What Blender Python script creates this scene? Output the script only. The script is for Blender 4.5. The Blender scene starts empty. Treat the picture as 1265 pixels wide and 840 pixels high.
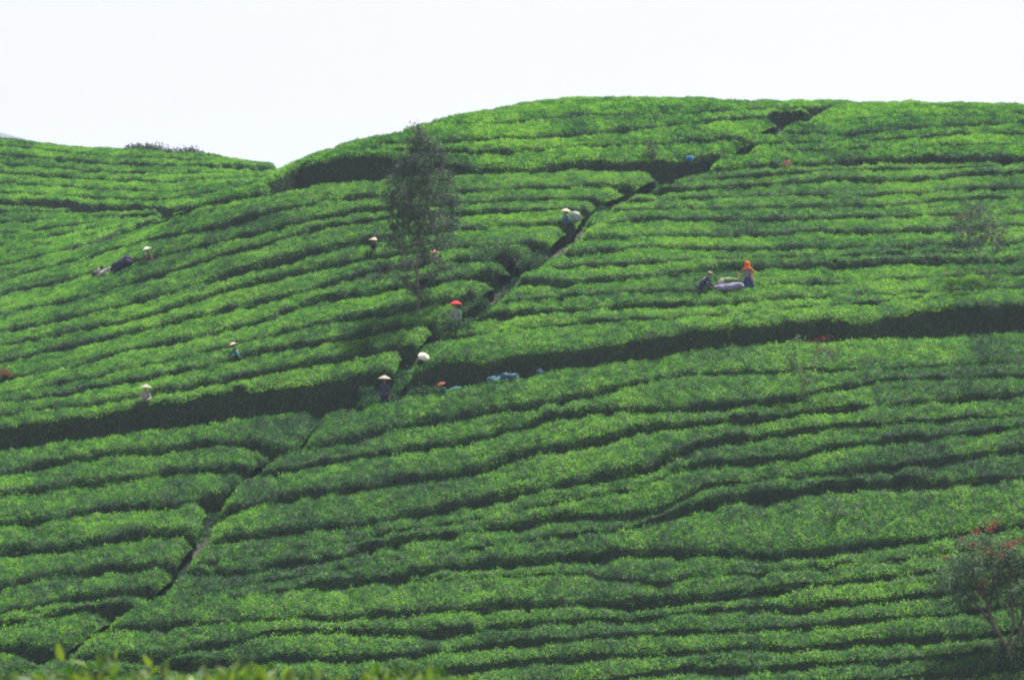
import bpy, bmesh, math, random
import numpy as np
from mathutils import Vector, Matrix

rng = np.random.default_rng(7)
random.seed(7)
scene = bpy.context.scene
COL = scene.collection
RAD = math.radians

# ------------------------------------------------------------------ camera
# the picture is measured in units of a 1265 x 840 frame, FPX is the focal length in those units
FPX, CX, CY, HORIZON = 4217.0, 632.5, 420.0, 640.0
PITCH = math.atan((HORIZON - CY) / FPX)
cam_d = bpy.data.cameras.new('camera')
cam = bpy.data.objects.new('camera', cam_d)
COL.objects.link(cam)
cam.location = (0, 0, 0)
cam.rotation_euler = (math.pi / 2 + PITCH, 0, 0)
cam_d.sensor_width = 36.0
cam_d.lens = 36.0 * FPX / 1265.0
cam_d.clip_start = 0.1
cam_d.clip_end = 20000
cam_d.dof.use_dof = True
cam_d.dof.focus_distance = 158.0
cam_d.dof.aperture_fstop = 5.6
scene.camera = cam

# ------------------------------------------------------------------ sky, sun, exposure
SUN_EL, SUN_AZ = RAD(65), RAD(35)          # azimuth measured from +Y (behind the hill) towards +X
world = bpy.data.worlds.new('World')
scene.world = world
world.use_nodes = True
wn, wl = world.node_tree.nodes, world.node_tree.links
wn.clear()
w_out = wn.new('ShaderNodeOutputWorld')
w_bg = wn.new('ShaderNodeBackground')
w_sky = wn.new('ShaderNodeTexSky')
w_sky.sky_type = 'NISHITA'
w_sky.sun_disc = False
w_sky.sun_elevation = SUN_EL
w_sky.sun_rotation = SUN_AZ
w_sky.air_density = 1.0
w_sky.dust_density = 4.0
w_sky.ozone_density = 1.0
# thin bright cloud veil over the whole sky
w_tc = wn.new('ShaderNodeTexCoord')
w_map = wn.new('ShaderNodeMapping')
w_map.inputs['Scale'].default_value = (1.5, 1.5, 6.0)
w_noise = wn.new('ShaderNodeTexNoise')
w_noise.inputs['Scale'].default_value = 1.6
w_noise.inputs['Detail'].default_value = 5.0
w_ramp = wn.new('ShaderNodeMapRange')
w_ramp.inputs['From Min'].default_value = 0.3
w_ramp.inputs['From Max'].default_value = 0.7
w_ramp.inputs['To Min'].default_value = 0.84
w_ramp.inputs['To Max'].default_value = 1.0
w_mix = wn.new('ShaderNodeMixRGB')
w_mix.inputs['Color2'].default_value = (6.0, 5.75, 5.5, 1)
wl.new(w_tc.outputs['Generated'], w_map.inputs['Vector'])
wl.new(w_map.outputs['Vector'], w_noise.inputs['Vector'])
wl.new(w_noise.outputs['Fac'], w_ramp.inputs['Value'])
wl.new(w_ramp.outputs['Result'], w_mix.inputs['Fac'])
wl.new(w_sky.outputs['Color'], w_mix.inputs['Color1'])
wl.new(w_mix.outputs['Color'], w_bg.inputs['Color'])
w_bg.inputs['Strength'].default_value = 0.053
wl.new(w_bg.outputs['Background'], w_out.inputs['Surface'])

sun_d = bpy.data.lights.new('sun', 'SUN')
sun_d.energy = 5.0
sun_d.angle = RAD(2.5)
sun_d.color = (1.0, 0.965, 0.91)
sun = bpy.data.objects.new('sun', sun_d)
COL.objects.link(sun)
sd = Vector((math.sin(SUN_AZ) * math.cos(SUN_EL), math.cos(SUN_AZ) * math.cos(SUN_EL), math.sin(SUN_EL)))
sun.rotation_euler = sd.to_track_quat('Z', 'Y').to_euler()
sun.location = (0, 150, 120)

scene.view_settings.view_transform = 'Standard'
scene.view_settings.look = 'None'
scene.view_settings.exposure = 1.47
scene.view_settings.gamma = 1.0
scene.render.engine = 'CYCLES'
scene.cycles.max_bounces = 8
scene.cycles.volume_bounces = 0
scene.cycles.filter_width = 2.1             # the photograph is soft
scene.cycles.transparent_max_bounces = 8

# ------------------------------------------------------------------ numeric helpers
_tab = rng.random((256, 256))


def vnoise(x, y):
    """smooth value noise, 0..1, vectorised"""
    x = np.asarray(x, float); y = np.asarray(y, float)
    xi = np.floor(x).astype(int); yi = np.floor(y).astype(int)
    fx = x - xi; fy = y - yi
    fx = fx * fx * (3 - 2 * fx); fy = fy * fy * (3 - 2 * fy)
    a = _tab[xi & 255, yi & 255]; b = _tab[(xi + 1) & 255, yi & 255]
    c = _tab[xi & 255, (yi + 1) & 255]; d = _tab[(xi + 1) & 255, (yi + 1) & 255]
    return (a * (1 - fx) + b * fx) * (1 - fy) + (c * (1 - fx) + d * fx) * fy


def fnoise(x, y):
    return (vnoise(x, y) + 0.5 * vnoise(x * 2.03 + 17, y * 2.03 + 5) + 0.25 * vnoise(x * 4.1 + 41, y * 4.1 + 9)) / 1.75


CP, SP = math.cos(PITCH), math.sin(PITCH)


def ray(px, py):
    """direction with unit Y for a frame point"""
    px = np.asarray(px, float); py = np.asarray(py, float)
    a = (px - CX) / FPX; b = -(py - CY) / FPX
    y = CP - b * SP
    z = SP + b * CP
    return a / y, z / y


def pt(px, py, Y):
    dx, dz = ray(px, py)
    return float(dx) * Y, Y, float(dz) * Y


# ------------------------------------------------------------------ terrain height field (thin-plate fit)
CTRL = []


def C(px, py, Y, off=-0.7):
    x, y, z = pt(px, py, Y)
    CTRL.append((x, y, z + off))
    return x, y, z + off


for px in (-250, 0, 320, 640, 960, 1265, 1500):
    k = px / 1265.0
    C(px, 838, 138 - 1.5 * abs(k - .5))
    C(px, 960, 133 - 1.5 * abs(k - .5))
    C(px, 1060, 129)
for px, py, Y in ((-250, 590, 158), (0, 557, 159), (200, 532, 159.5), (400, 505, 159.5), (640, 465, 159), (900, 427, 159.5),
                  (1265, 408, 160), (1500, 400, 160),
                  (0, 690, 147), (330, 650, 148.5), (640, 650, 147.5), (960, 625, 147), (1265, 620, 146.5), (1500, 620, 146),
                  (-250, 470, 176), (0, 450, 175), (0, 400, 185), (-250, 400, 190), (0, 350, 199), (100, 350, 191), (200, 400, 176.5), (350, 350, 179),
                  (500, 340, 174.5), (700, 310, 175), (1000, 305, 176), (1265, 300, 177), (1500, 300, 177),
                  (345, 228, 192), (450, 219, 190.5), (640, 212, 191), (850, 207, 192), (1050, 204, 193), (1265, 203, 193.5), (1500, 203, 193.5),
                  (-300, 245, 235), (0, 250, 231), (150, 256, 225), (-300, 300, 220), (0, 300, 215), (140, 291, 203),
                  (-300, 205, 249), (0, 212, 246), (120, 218, 242), (210, 230, 232), (270, 226, 230), (200, 275, 195), (255, 249, 193), (317, 235, 192.5)):
    C(px, py, Y)
for px, py, Y in ((385, 195, 201), (430, 180, 203), (540, 152, 208), (700, 126, 214), (900, 127, 216), (1100, 128, 217), (1265, 132, 217), (1500, 138, 217)):
    x, y, z = C(px, py, Y)
    if px > 500:
        CTRL.append((x, y + 14, z - .5)); CTRL.append((x, y + 45, z - 6)); CTRL.append((x + 5, y + 90, z - 12))
    else:
        CTRL.append((x, y + 12, z - .8))
for px, py, Y in ((-300, 160, 262), (0, 172, 262), (120, 185, 259), (200, 189, 256), (250, 194, 253), (345, 207, 248)):
    x, y, z = C(px, py, Y)
    CTRL.append((x, y + 30, z - 4)); CTRL.append((x, y + 70, z - 14))
x, y, z = pt(290, 240, 203)
CTRL.append((x, y, z - 1.4))
for px, py in ((317, 235), (345, 226)):
    x, y, z = pt(px, py, 207)
    CTRL.append((x - 1.0, 206, z - 2.0))
CT = np.array(CTRL)
_sc = 50.0


def tps(r2):
    return 0.5 * r2 * np.log(r2 + 1e-12)


n = len(CT)
P2 = CT[:, :2] / _sc
K = tps(((P2[:, None, :] - P2[None, :, :]) ** 2).sum(-1)) + np.eye(n) * 2e-4
Pm = np.hstack([np.ones((n, 1)), P2])
A = np.block([[K, Pm], [Pm.T, np.zeros((3, 3))]])
W = np.linalg.solve(A, np.concatenate([CT[:, 2], np.zeros(3)]))


def tps_eval(X, Y):
    sh = X.shape
    q = np.stack([X.ravel(), Y.ravel()], 1) / _sc
    out = np.empty(len(q))
    for i in range(0, len(q), 40000):
        b = q[i:i + 40000]
        out[i:i + 40000] = tps(((b[:, None, :] - P2[None]) ** 2).sum(-1)) @ W[:n] + W[n] + b @ W[n + 1:]
    return out.reshape(sh)


X0, X1, Y0, Y1, GS = -46.0, 46.0, 122.0, 300.0, 0.4
gx = np.arange(X0, X1 + 1e-6, GS); gy = np.arange(Y0, Y1 + 1e-6, GS)
cgx = np.arange(X0, X1 + 2.1, 2.0); cgy = np.arange(Y0, Y1 + 2.1, 2.0)
CG = tps_eval(*np.meshgrid(cgx, cgy, indexing='ij'))


def bil(grid, ox, oy, st, X, Y):
    fx = np.clip((X - ox) / st, 0, grid.shape[0] - 1.001); fy = np.clip((Y - oy) / st, 0, grid.shape[1] - 1.001)
    i = fx.astype(int); j = fy.astype(int); u = fx - i; v = fy - j
    return (grid[i, j] * (1 - u) + grid[i + 1, j] * u) * (1 - v) + (grid[i, j + 1] * (1 - u) + grid[i + 1, j + 1] * u) * v


def cub(grid, ox, oy, st, X, Y):
    return bil(grid, ox, oy, st, X, Y)


G0 = tps_eval(*np.meshgrid(gx, gy, indexing='ij'))
G = G0.copy()


def H0(X, Y):
    return bil(G0, X0, Y0, GS, np.asarray(X, float), np.asarray(Y, float))


def HG(X, Y):
    return bil(G, X0, Y0, GS, np.asarray(X, float), np.asarray(Y, float))


YS = np.arange(124.0, 285.0, 0.4)


def cast(px, py, h, ymin=None, ymax=None, surf=None):
    """first point of the surface (terrain + h) seen at a frame point; the nearest crest where the ray misses"""
    px = np.atleast_1d(np.asarray(px, float)); py = np.atleast_1d(np.asarray(py, float))
    dx, dz = ray(px, py)
    Yg = YS[None, :]
    clear = dz[:, None] * Yg - ((surf or H0)(dx[:, None] * Yg, np.broadcast_to(Yg, (len(px), len(YS)))) + h)
    if ymin is not None:
        clear[:, YS < ymin] = 99
    if ymax is not None:
        clear[YS[None, :] > np.interp(px, ymax[0], ymax[1])[:, None]] = 99
    neg = clear < 0
    hit = neg.any(1)
    k = np.where(hit, neg.argmax(1), clear.argmin(1))
    k = np.clip(k, 1, len(YS) - 1)
    r = np.arange(len(px))
    a = clear[r, k - 1]; b = clear[r, k]
    f = np.where(hit & (a > 0) & (a < 50), a / np.maximum(a - b, 1e-6), 1.0)
    
    Y = YS[k - 1] + f * (YS[k] - YS[k - 1])
    return dx * Y, Y


# ------------------------------------------------------------------ object helpers
def tag(o, label=None, cat=None, group=None, kind=None):
    if label: o['label'] = label
    if cat: o['category'] = cat
    if group: o['group'] = group
    if kind: o['kind'] = kind
    return o


def empty(name, loc):
    o = bpy.data.objects.new(name, None)
    o.location = loc
    o.empty_display_size = 0.3
    COL.objects.link(o)
    return o


def mesh_np(name, co, faces, mat, parent=None, origin=(0, 0, 0), tone=None, smooth=False):
    """co (n,3) world points, faces (m,k) constant size; the object sits at origin"""
    me = bpy.data.meshes.new(name)
    co = np.asarray(co, np.float32) - np.asarray(origin, np.float32)
    faces = np.asarray(faces, np.int32)
    m, k = faces.shape
    me.vertices.add(len(co)); me.vertices.foreach_set('co', co.ravel())
    me.loops.add(m * k); me.loops.foreach_set('vertex_index', faces.ravel())
    me.polygons.add(m)
    me.polygons.foreach_set('loop_start', np.arange(0, m * k, k, dtype=np.int32))
    if smooth:
        me.polygons.foreach_set('use_smooth', np.ones(m, bool))
    me.update(calc_edges=True)
    if tone is not None:
        at = me.attributes.new('tone', 'FLOAT', 'FACE')
        at.data.foreach_set('value', np.asarray(tone, np.float32))
    me.materials.append(mat)
    o = bpy.data.objects.new(name, me)
    COL.objects.link(o)
    if parent is not None:
        o.parent = parent
    else:
        o.location = origin
    return o


# ------------------------------------------------------------------ materials
def new_mat(name):
    m = bpy.data.materials.new(name)
    m.use_nodes = True
    m.node_tree.nodes.clear()
    return m, m.node_tree.nodes, m.node_tree.links


def leaf_mat(name, stops, trans=0.35, gloss=0.025, patch=None, patch_scale=0.35, rough=0.6):
    """leaf blades: per-leaf tone picks the colour, broad patches shift it, light comes through the blade"""
    m, N, L = new_mat(name)
    out = N.new('ShaderNodeOutputMaterial')
    at = N.new('ShaderNodeAttribute'); at.attribute_name = 'tone'
    geo = N.new('ShaderNodeNewGeometry')
    nz = N.new('ShaderNodeTexNoise'); nz.inputs['Scale'].default_value = patch_scale; nz.inputs['Detail'].default_value = 4
    L.new(geo.outputs['Position'], nz.inputs['Vector'])
    mr = N.new('ShaderNodeMapRange')
    mr.inputs['From Min'].default_value = 0.3; mr.inputs['From Max'].default_value = 0.7
    mr.inputs['To Min'].default_value = -0.17; mr.inputs['To Max'].default_value = 0.17
    L.new(nz.outputs['Fac'], mr.inputs['Value'])
    add = N.new('ShaderNodeMath'); add.operation = 'ADD'; add.use_clamp = True
    L.new(at.outputs['Fac'], add.inputs[0]); L.new(mr.outputs['Result'], add.inputs[1])
    cr = N.new('ShaderNodeValToRGB')
    el = cr.color_ramp.elements
    el[0].position, el[0].color = stops[0][0], (*stops[0][1], 1)
    el[1].position, el[1].color = stops[-1][0], (*stops[-1][1], 1)
    for p, c in stops[1:-1]:
        e = el.new(p); e.color = (*c, 1)
    L.new(add.outputs[0], cr.inputs['Fac'])
    d = N.new('ShaderNodeBsdfDiffuse'); t = N.new('ShaderNodeBsdfTranslucent'); g = N.new('ShaderNodeBsdfGlossy')
    g.inputs['Roughness'].default_value = rough
    g.inputs['Color'].default_value = (1, 1, 1, 1)
    hs = N.new('ShaderNodeHueSaturation'); hs.inputs['Hue'].default_value = 0.497; hs.inputs['Saturation'].default_value = 1.1
    hs.inputs['Value'].default_value = 1.6
    L.new(cr.outputs['Color'], hs.inputs['Color'])
    L.new(cr.outputs['Color'], d.inputs['Color']); L.new(hs.outputs['Color'], t.inputs['Color'])
    m1 = N.new('ShaderNodeMixShader'); m1.inputs[0].default_value = trans
    L.new(d.outputs[0], m1.inputs[1]); L.new(t.outputs[0], m1.inputs[2])
    m2 = N.new('ShaderNodeMixShader'); m2.inputs[0].default_value = gloss
    L.new(m1.outputs[0], m2.inputs[1]); L.new(g.outputs[0], m2.inputs[2])
    L.new(m2.outputs[0], out.inputs['Surface'])
    return m


def surf_mat(name, c1, c2, scale=3.0, rough=0.85, bump=0.0, detail=5.0, trans=0.0, spec=0.2):
    m, N, L = new_mat(name)
    out = N.new('ShaderNodeOutputMaterial')
    geo = N.new('ShaderNodeTexCoord')
    nz = N.new('ShaderNodeTexNoise'); nz.inputs['Scale'].default_value = scale; nz.inputs['Detail'].default_value = detail
    L.new(geo.outputs['Object'], nz.inputs['Vector'])
    cr = N.new('ShaderNodeValToRGB')
    cr.color_ramp.elements[0].position = 0.35; cr.color_ramp.elements[0].color = (*c1, 1)
    cr.color_ramp.elements[1].position = 0.65; cr.color_ramp.elements[1].color = (*c2, 1)
    L.new(nz.outputs['Fac'], cr.inputs['Fac'])
    p = N.new('ShaderNodeBsdfPrincipled')
    p.inputs['Roughness'].default_value = rough
    p.inputs['Specular IOR Level'].default_value = spec
    L.new(cr.outputs['Color'], p.inputs['Base Color'])
    if bump:
        b = N.new('ShaderNodeBump'); b.inputs['Strength'].default_value = bump; b.inputs['Distance'].default_value = 0.05
        L.new(nz.outputs['Fac'], b.inputs['Height']); L.new(b.outputs['Normal'], p.inputs['Normal'])
    if trans:
        t = N.new('ShaderNodeBsdfTranslucent'); L.new(cr.outputs['Color'], t.inputs['Color'])
        mx = N.new('ShaderNodeMixShader'); mx.inputs[0].default_value = trans
        L.new(p.outputs[0], mx.inputs[1]); L.new(t.outputs[0], mx.inputs[2]); L.new(mx.outputs[0], out.inputs['Surface'])
    else:
        L.new(p.outputs[0], out.inputs['Surface'])
    return m


M_TEA = leaf_mat('tea_leaf', [(0.0, (0.010, 0.032, 0.016)), (0.35, (0.027, 0.096, 0.021)), (0.65, (0.066, 0.195, 0.027)), (1.0, (0.150, 0.310, 0.045))], trans=0.42)
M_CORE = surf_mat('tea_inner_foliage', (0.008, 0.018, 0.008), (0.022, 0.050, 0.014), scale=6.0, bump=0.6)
M_SOIL = surf_mat('plantation_soil', (0.030, 0.022, 0.015), (0.060, 0.052, 0.030), scale=1.2, bump=0.5)
M_PATH = surf_mat('trodden_earth', (0.022, 0.020, 0.015), (0.045, 0.039, 0.030), scale=1.5, bump=0.4)  # earth colour taken darker to stand in for shade from taller hedges
M_STEM = surf_mat('tea_stem_bark', (0.04, 0.035, 0.03), (0.10, 0.09, 0.08), scale=8.0)
M_BARK = surf_mat('tree_bark', (0.09, 0.075, 0.065), (0.20, 0.175, 0.15), scale=5.0, bump=0.5)
M_BARK2 = surf_mat('dark_tree_bark', (0.06, 0.045, 0.038), (0.15, 0.115, 0.095), scale=7.0, bump=0.6)
M_OAK = leaf_mat('feathery_tree_leaf', [(0.0, (0.020, 0.038, 0.026)), (0.5, (0.046, 0.076, 0.044)), (1.0, (0.095, 0.13, 0.07))], trans=0.25)
M_CORAL = leaf_mat('broad_tree_leaf', [(0.0, (0.026, 0.060, 0.028)), (0.5, (0.060, 0.120, 0.046)), (1.0, (0.15, 0.21, 0.09))], trans=0.35)
M_RED = leaf_mat('red_blossom', [(0.0, (0.12, 0.030, 0.022)), (1.0, (0.27, 0.085, 0.055))], trans=0.2, gloss=0.02)
M_REDLEAF = leaf_mat('reddish_leaf', [(0.0, (0.10, 0.030, 0.022)), (1.0, (0.24, 0.085, 0.05))], trans=0.3, gloss=0.02)
M_SKIN = surf_mat('skin', (0.20, 0.105, 0.065), (0.26, 0.14, 0.09), scale=9, rough=0.6)
M_HAIR = surf_mat('black_hair', (0.012, 0.010, 0.010), (0.025, 0.02, 0.018), scale=20, rough=0.5)
M_STRAW = surf_mat('pale_straw', (0.36, 0.28, 0.20), (0.52, 0.42, 0.31), scale=14, rough=0.8)


def cloth(name, c, v=0.75):
    return surf_mat(name, tuple(a * v for a in c), c, scale=6, rough=0.9, spec=0.05, bump=0.3)


# ------------------------------------------------------------------ rows of the plantation, as bands between hedges
def P(*a):
    """curve through (x, y, thickness) triples"""
    a = np.array([q if len(q) == 3 else (q[0], q[1], 2.0) for q in a], float)
    return a


def cy_(c, x):
    y = np.interp(x, c[:, 0], c[:, 1])
    s0 = (c[1, 1] - c[0, 1]) / (c[1, 0] - c[0, 0]); s1 = (c[-1, 1] - c[-2, 1]) / (c[-1, 0] - c[-2, 0])
    y = np.where(x < c[0, 0], c[0, 1] + np.clip(s0, -.3, .3) * (x - c[0, 0]), y)
    return np.where(x > c[-1, 0], c[-1, 1] + np.clip(s1, -.3, .3) * (x - c[-1, 0]), y)


def ct_(c, x):
    return np.interp(x, c[:, 0], c[:, 2])


# footpaths running up the slope (x as a function of y)
LF = np.array([(400, 500), (393, 530), (347, 557), (310, 580), (268, 615), (258, 640), (256, 660), (223, 700), (175, 745), (120, 775), (75, 803), (20, 830), (-70, 870), (-130, 900)], float)
UF = np.array([(1095, 124), (1040, 131), (975, 145), (935, 163), (900, 187), (865, 205), (830, 218), (790, 234), (755, 246), (730, 264), (715, 284), (690, 303), (655, 325), (625, 345), (600, 368), (572, 388), (540, 408), (525, 425), (508, 450), (488, 472), (440, 498)], float)


def pathx(path, y):
    return np.interp(y, path[:, 1], path[:, 0])


NOP = 0.0
LRE = P((330, 522, 0), (400, 513, 0), (450, 506, 0), (497, 493, 0), (560, 482, 0), (607, 472, 0), (673, 460, 0), (753, 448, 0), (840, 436, 0), (907, 427, 0), (974, 424, 0), (1109, 419, 0), (1265, 411, 0), (1420, 404, 0))
B1 = P((340, 553, 8), (393, 550, 9), (420, 544, 10), (487, 527, 10), (553, 514, 10), (653, 502, 9), (720, 489, 9), (770, 476, 7), (807, 468, 4), (850, 462, 2), (950, 458, 1.5), (1030, 456, 4), (1075, 454, 2), (1176, 450, 3), (1265, 447, 4), (1420, 441, 3))
B2 = P((310, 586, 6), (350, 580, 6), (404, 569, 5), (487, 557, 8), (570, 547, 8), (633, 527, 7), (687, 513, 7), (753, 507, 7), (840, 504, 8), (907, 499, 9), (968, 493, 7), (1028, 481, 8), (1089, 470, 5), (1136, 467, 3), (1200, 466, 4), (1265, 463, 4), (1420, 456, 3))
B3 = P((262, 634, 12), (300, 625, 12), (318, 621, 10), (357, 613, 9), (420, 606, 10), (487, 594, 11), (553, 587, 11), (600, 577, 13), (636, 563, 12), (671, 554, 13), (743, 545, 14), (790, 529, 7), (840, 523, 7), (907, 519, 8), (968, 514, 8), (1015, 506, 6), (1075, 501, 6), (1142, 496, 6), (1226, 489, 5), (1265, 486, 6), (1420, 476, 4))
B4 = P((270, 667, 7), (331, 658, 9), (383, 651, 9), (435, 647, 9), (506, 635, 9), (553, 626, 11), (600, 618, 14), (671, 601, 16), (743, 589, 16), (802, 580, 18), (819, 567, 16), (862, 548, 9), (924, 541, 9), (981, 533, 7), (1075, 523, 4), (1142, 519, 4), (1265, 511, 4), (1420, 500, 4))
B5a = P((285, 690, 1), (420, 668, 1.5), (560, 645, 2), (700, 618, 2), (790, 603, 2), (843, 577, 7), (871, 574, 9), (907, 571, 6), (974, 565, 6), (1028, 553, 9), (1075, 546, 7), (1126, 540, 5), (1193, 535, 6), (1265, 526, 5), (1420, 515, 4))
B5b = P((230, 708, 9), (279, 705, 11), (318, 702, 10), (362, 696, 7), (420, 688, 8), (445, 677, 10), (506, 666, 7), (577, 657, 7), (640, 647, 8), (671, 641, 9), (707, 637, 10), (781, 637, 8), (826, 625, 6), (874, 600, 4), (960, 590, 3), (1055, 583, 6), (1095, 578, 7), (1159, 568, 8), (1210, 561, 6), (1265, 555, 6), (1420, 545, 4))
B5c = P((500, 690, 1), (640, 668, 1.5), (760, 655, 2), (830, 637, 9), (852, 628, 14), (874, 621, 16), (907, 615, 17), (974, 610, 15), (1028, 601, 12), (1109, 596, 14), (1159, 597, 12), (1236, 591, 5), (1265, 587, 5), (1420, 576, 4))
B6 = P((195, 750, 9), (283, 744, 11), (331, 735, 11), (383, 725, 12), (420, 720, 11), (480, 713, 13), (556, 700, 14), (600, 696, 17), (648, 694, 18), (695, 687, 16), (743, 686, 16), (790, 682, 15), (853, 681, 17), (900, 684, 18), (954, 688, 10), (1030, 678, 9), (1105, 670, 9), (1171, 661, 8), (1265, 648, 6), (1420, 630, 5))
B6b = P((560, 715, 1), (700, 706, 2), (817, 720, 5), (860, 712, 2), (960, 705, 2), (1100, 692, 3), (1265, 670, 3), (1420, 655, 3))
B7 = P((120, 775, 8), (220, 771, 7), (324, 764, 6), (405, 762, 7), (506, 757, 8), (556, 752, 9), (640, 745, 16), (701, 746, 18), (777, 746, 17), (878, 737, 14), (979, 724, 8), (1040, 719, 5), (1080, 714, 4), (1265, 692, 3), (1420, 672, 3))
B8 = P((80, 806, 22), (130, 812, 24), (190, 811, 20), (232, 802, 11), (310, 788, 6), (336, 780, 7), (430, 778, 8), (506, 782, 9), (607, 775, 7), (645, 771, 9), (700, 767, 3), (777, 764, 4), (908, 750, 6), (989, 751, 11), (1030, 746, 8), (1131, 737, 5), (1265, 716, 3), (1420, 694, 3))
B9 = P((60, 838, 4), (180, 828, 5), (250, 817, 14), (310, 815, 11), (370, 811, 7), (430, 811, 8), (480, 810, 8), (556, 802, 7), (640, 794, 7), (701, 790, 8), (800, 781, 3), (940, 776, 4), (1020, 770, 5), (1048, 768, 10), (1075, 766, 4), (1180, 757, 5), (1265, 744, 4), (1420, 722, 3))
B10 = P((200, 862, 6), (350, 848, 6), (480, 836, 7), (560, 829, 6), (625, 820, 8), (686, 814, 8), (777, 807, 6), (853, 804, 5), (944, 799, 6), (1014, 799, 9), (1080, 792, 5), (1206, 786, 9), (1265, 778, 5), (1420, 756, 4))
B11 = P((300, 885, 6), (500, 866, 6), (700, 845, 6), (800, 832, 5), (853, 824, 8), (903, 828, 10), (979, 823, 7), (1030, 819, 5), (1110, 814, 5), (1265, 801, 6), (1420, 782, 4))
B12 = P((300, 912, 6), (600, 886, 6), (900, 855, 6), (1100, 838, 6), (1265, 826, 6), (1420, 812, 6))
B13 = P((200, 950, 6), (600, 915, 6), (900, 885, 6), (1265, 856, 6), (1420, 842, 6))
LR = [LRE, B1, B2, B3, B4, B5a, B5b, B5c, B6, B6b, B7, B8, B9, B10, B11, B12, B13]

LLE = P((-140, 574, 0), (0, 558, 0), (150, 539, 0), (240, 527, 0), (353, 511, 0), (393, 509, 0))
L1 = P((-140, 604, 9), (0, 583, 9), (100, 565, 10), (217, 552, 10), (283, 546, 9), (347, 553, 9), (393, 551, 9))
L2 = P((-140, 636, 8), (0, 611, 8), (100, 596, 9), (150, 590, 9), (227, 580, 8), (290, 578, 12), (340, 570, 8))
L3 = P((-140, 668, 8), (0, 646, 9), (67, 639, 9), (117, 628, 8), (207, 624, 9), (260, 612, 9))
L4 = P((-140, 703, 10), (0, 680, 11), (101, 672, 11), (177, 659, 12), (243, 656, 12))
L5 = P((-140, 750, 9), (0, 724, 9), (51, 712, 10), (142, 701, 11), (217, 696, 12))
L6 = P((-140, 782, 6), (0, 757, 7), (25, 751, 8), (76, 741, 8), (152, 732, 9), (202, 722, 9))
L7 = P((-140, 796, 5), (0, 771, 6), (51, 762, 6), (101, 752, 7), (160, 748, 9))
L8 = P((-140, 812, 18), (0, 799, 20), (71, 802, 22), (100, 798, 14))
L9 = P((-140, 848, 6), (0, 836, 6), (60, 833, 5))
L10 = P((-140, 880, 6), (0, 866, 6), (60, 860, 5))
LL = [LLE, L1, L2, L3, L4, L5, L6, L7, L8, L9, L10]

S0 = P((-140, 372, 0), (0, 330, 0), (60, 316, 0), (120, 302, 0), (167, 288, 0), (213, 272, 0), (253, 256, 0), (290, 249, 0), (317, 245, 0), (350, 237, 0), (400, 227, 0), (467, 221, 0), (567, 216, 0), (653, 214, 0), (733, 211, 0), (815, 212, 0))
S1 = P((-140, 386, 3), (0, 345, 3), (100, 319, 3), (180, 297, 4), (233, 286, 4), (267, 281, 9), (300, 272, 8), (333, 262, 6), (400, 248, 4), (450, 242, 4), (560, 237, 4), (640, 232, 4), (760, 228, 4))
S2 = P((-140, 405, 4), (0, 362, 5), (60, 350, 4), (180, 320, 4), (280, 297, 4), (350, 279, 4), (433, 261, 5), (520, 254, 4), (633, 247, 5), (740, 244, 4))
S3 = P((-140, 430, 5), (0, 388, 6), (100, 367, 5), (200, 338, 4), (300, 308, 4), (400, 279, 5), (487, 268, 5), (573, 263, 5), (683, 258, 4), (725, 256, 4))
S4 = P((-140, 448, 6), (0, 408, 7), (67, 397, 6), (150, 377, 5), (250, 350, 6), (333, 325, 11), (420, 303, 9), (480, 291, 5), (560, 283, 5), (640, 278, 4), (705, 276, 4))
S5 = P((-140, 464, 4), (0, 427, 4), (80, 412, 5), (187, 388, 6), (300, 353, 7), (367, 336, 7), (420, 325, 6), (500, 312, 5), (580, 304, 5), (660, 300, 6))
S6 = P((-140, 482, 5), (0, 447, 6), (90, 427, 7), (200, 402, 6), (313, 374, 8), (380, 358, 6), (420, 347, 6), (470, 333, 6), (560, 322, 6), (600, 318, 10), (635, 322, 18))
S7 = P((-140, 500, 3), (0, 469, 4), (83, 453, 5), (170, 430, 5), (260, 412, 8), (330, 393, 5), (400, 367, 9), (453, 361, 9), (500, 353, 8), (560, 345, 6), (610, 338, 10))
S8 = P((-140, 514, 3), (0, 486, 4), (110, 466, 5), (200, 447, 4), (283, 427, 6), (347, 409, 7), (420, 393, 7), (480, 384, 10), (540, 373, 10), (585, 364, 8))
S9 = P((-140, 527, 3), (0, 498, 4), (83, 484, 5), (180, 467, 5), (260, 450, 5), (317, 435, 6), (383, 424, 7), (420, 418, 6), (480, 408, 7), (540, 396, 6))
S10 = P((-140, 539, 3), (0, 512, 4), (40, 506, 5), (110, 500, 6), (160, 491, 7), (233, 477, 8), (317, 461, 8), (367, 452, 8), (420, 443, 8), (480, 431, 7), (520, 424, 6))
SF = P((-140, 545, 0), (0, 525, 0), (110, 511, 0), (160, 502, 0), (227, 490, 0), (262, 483, 0), (300, 477, 0), (367, 472, 0), (420, 464, 0), (470, 452, 0))
UL = [S0, S1, S2, S3, S4, S5, S6, S7, S8, S9, S10, SF]

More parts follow.
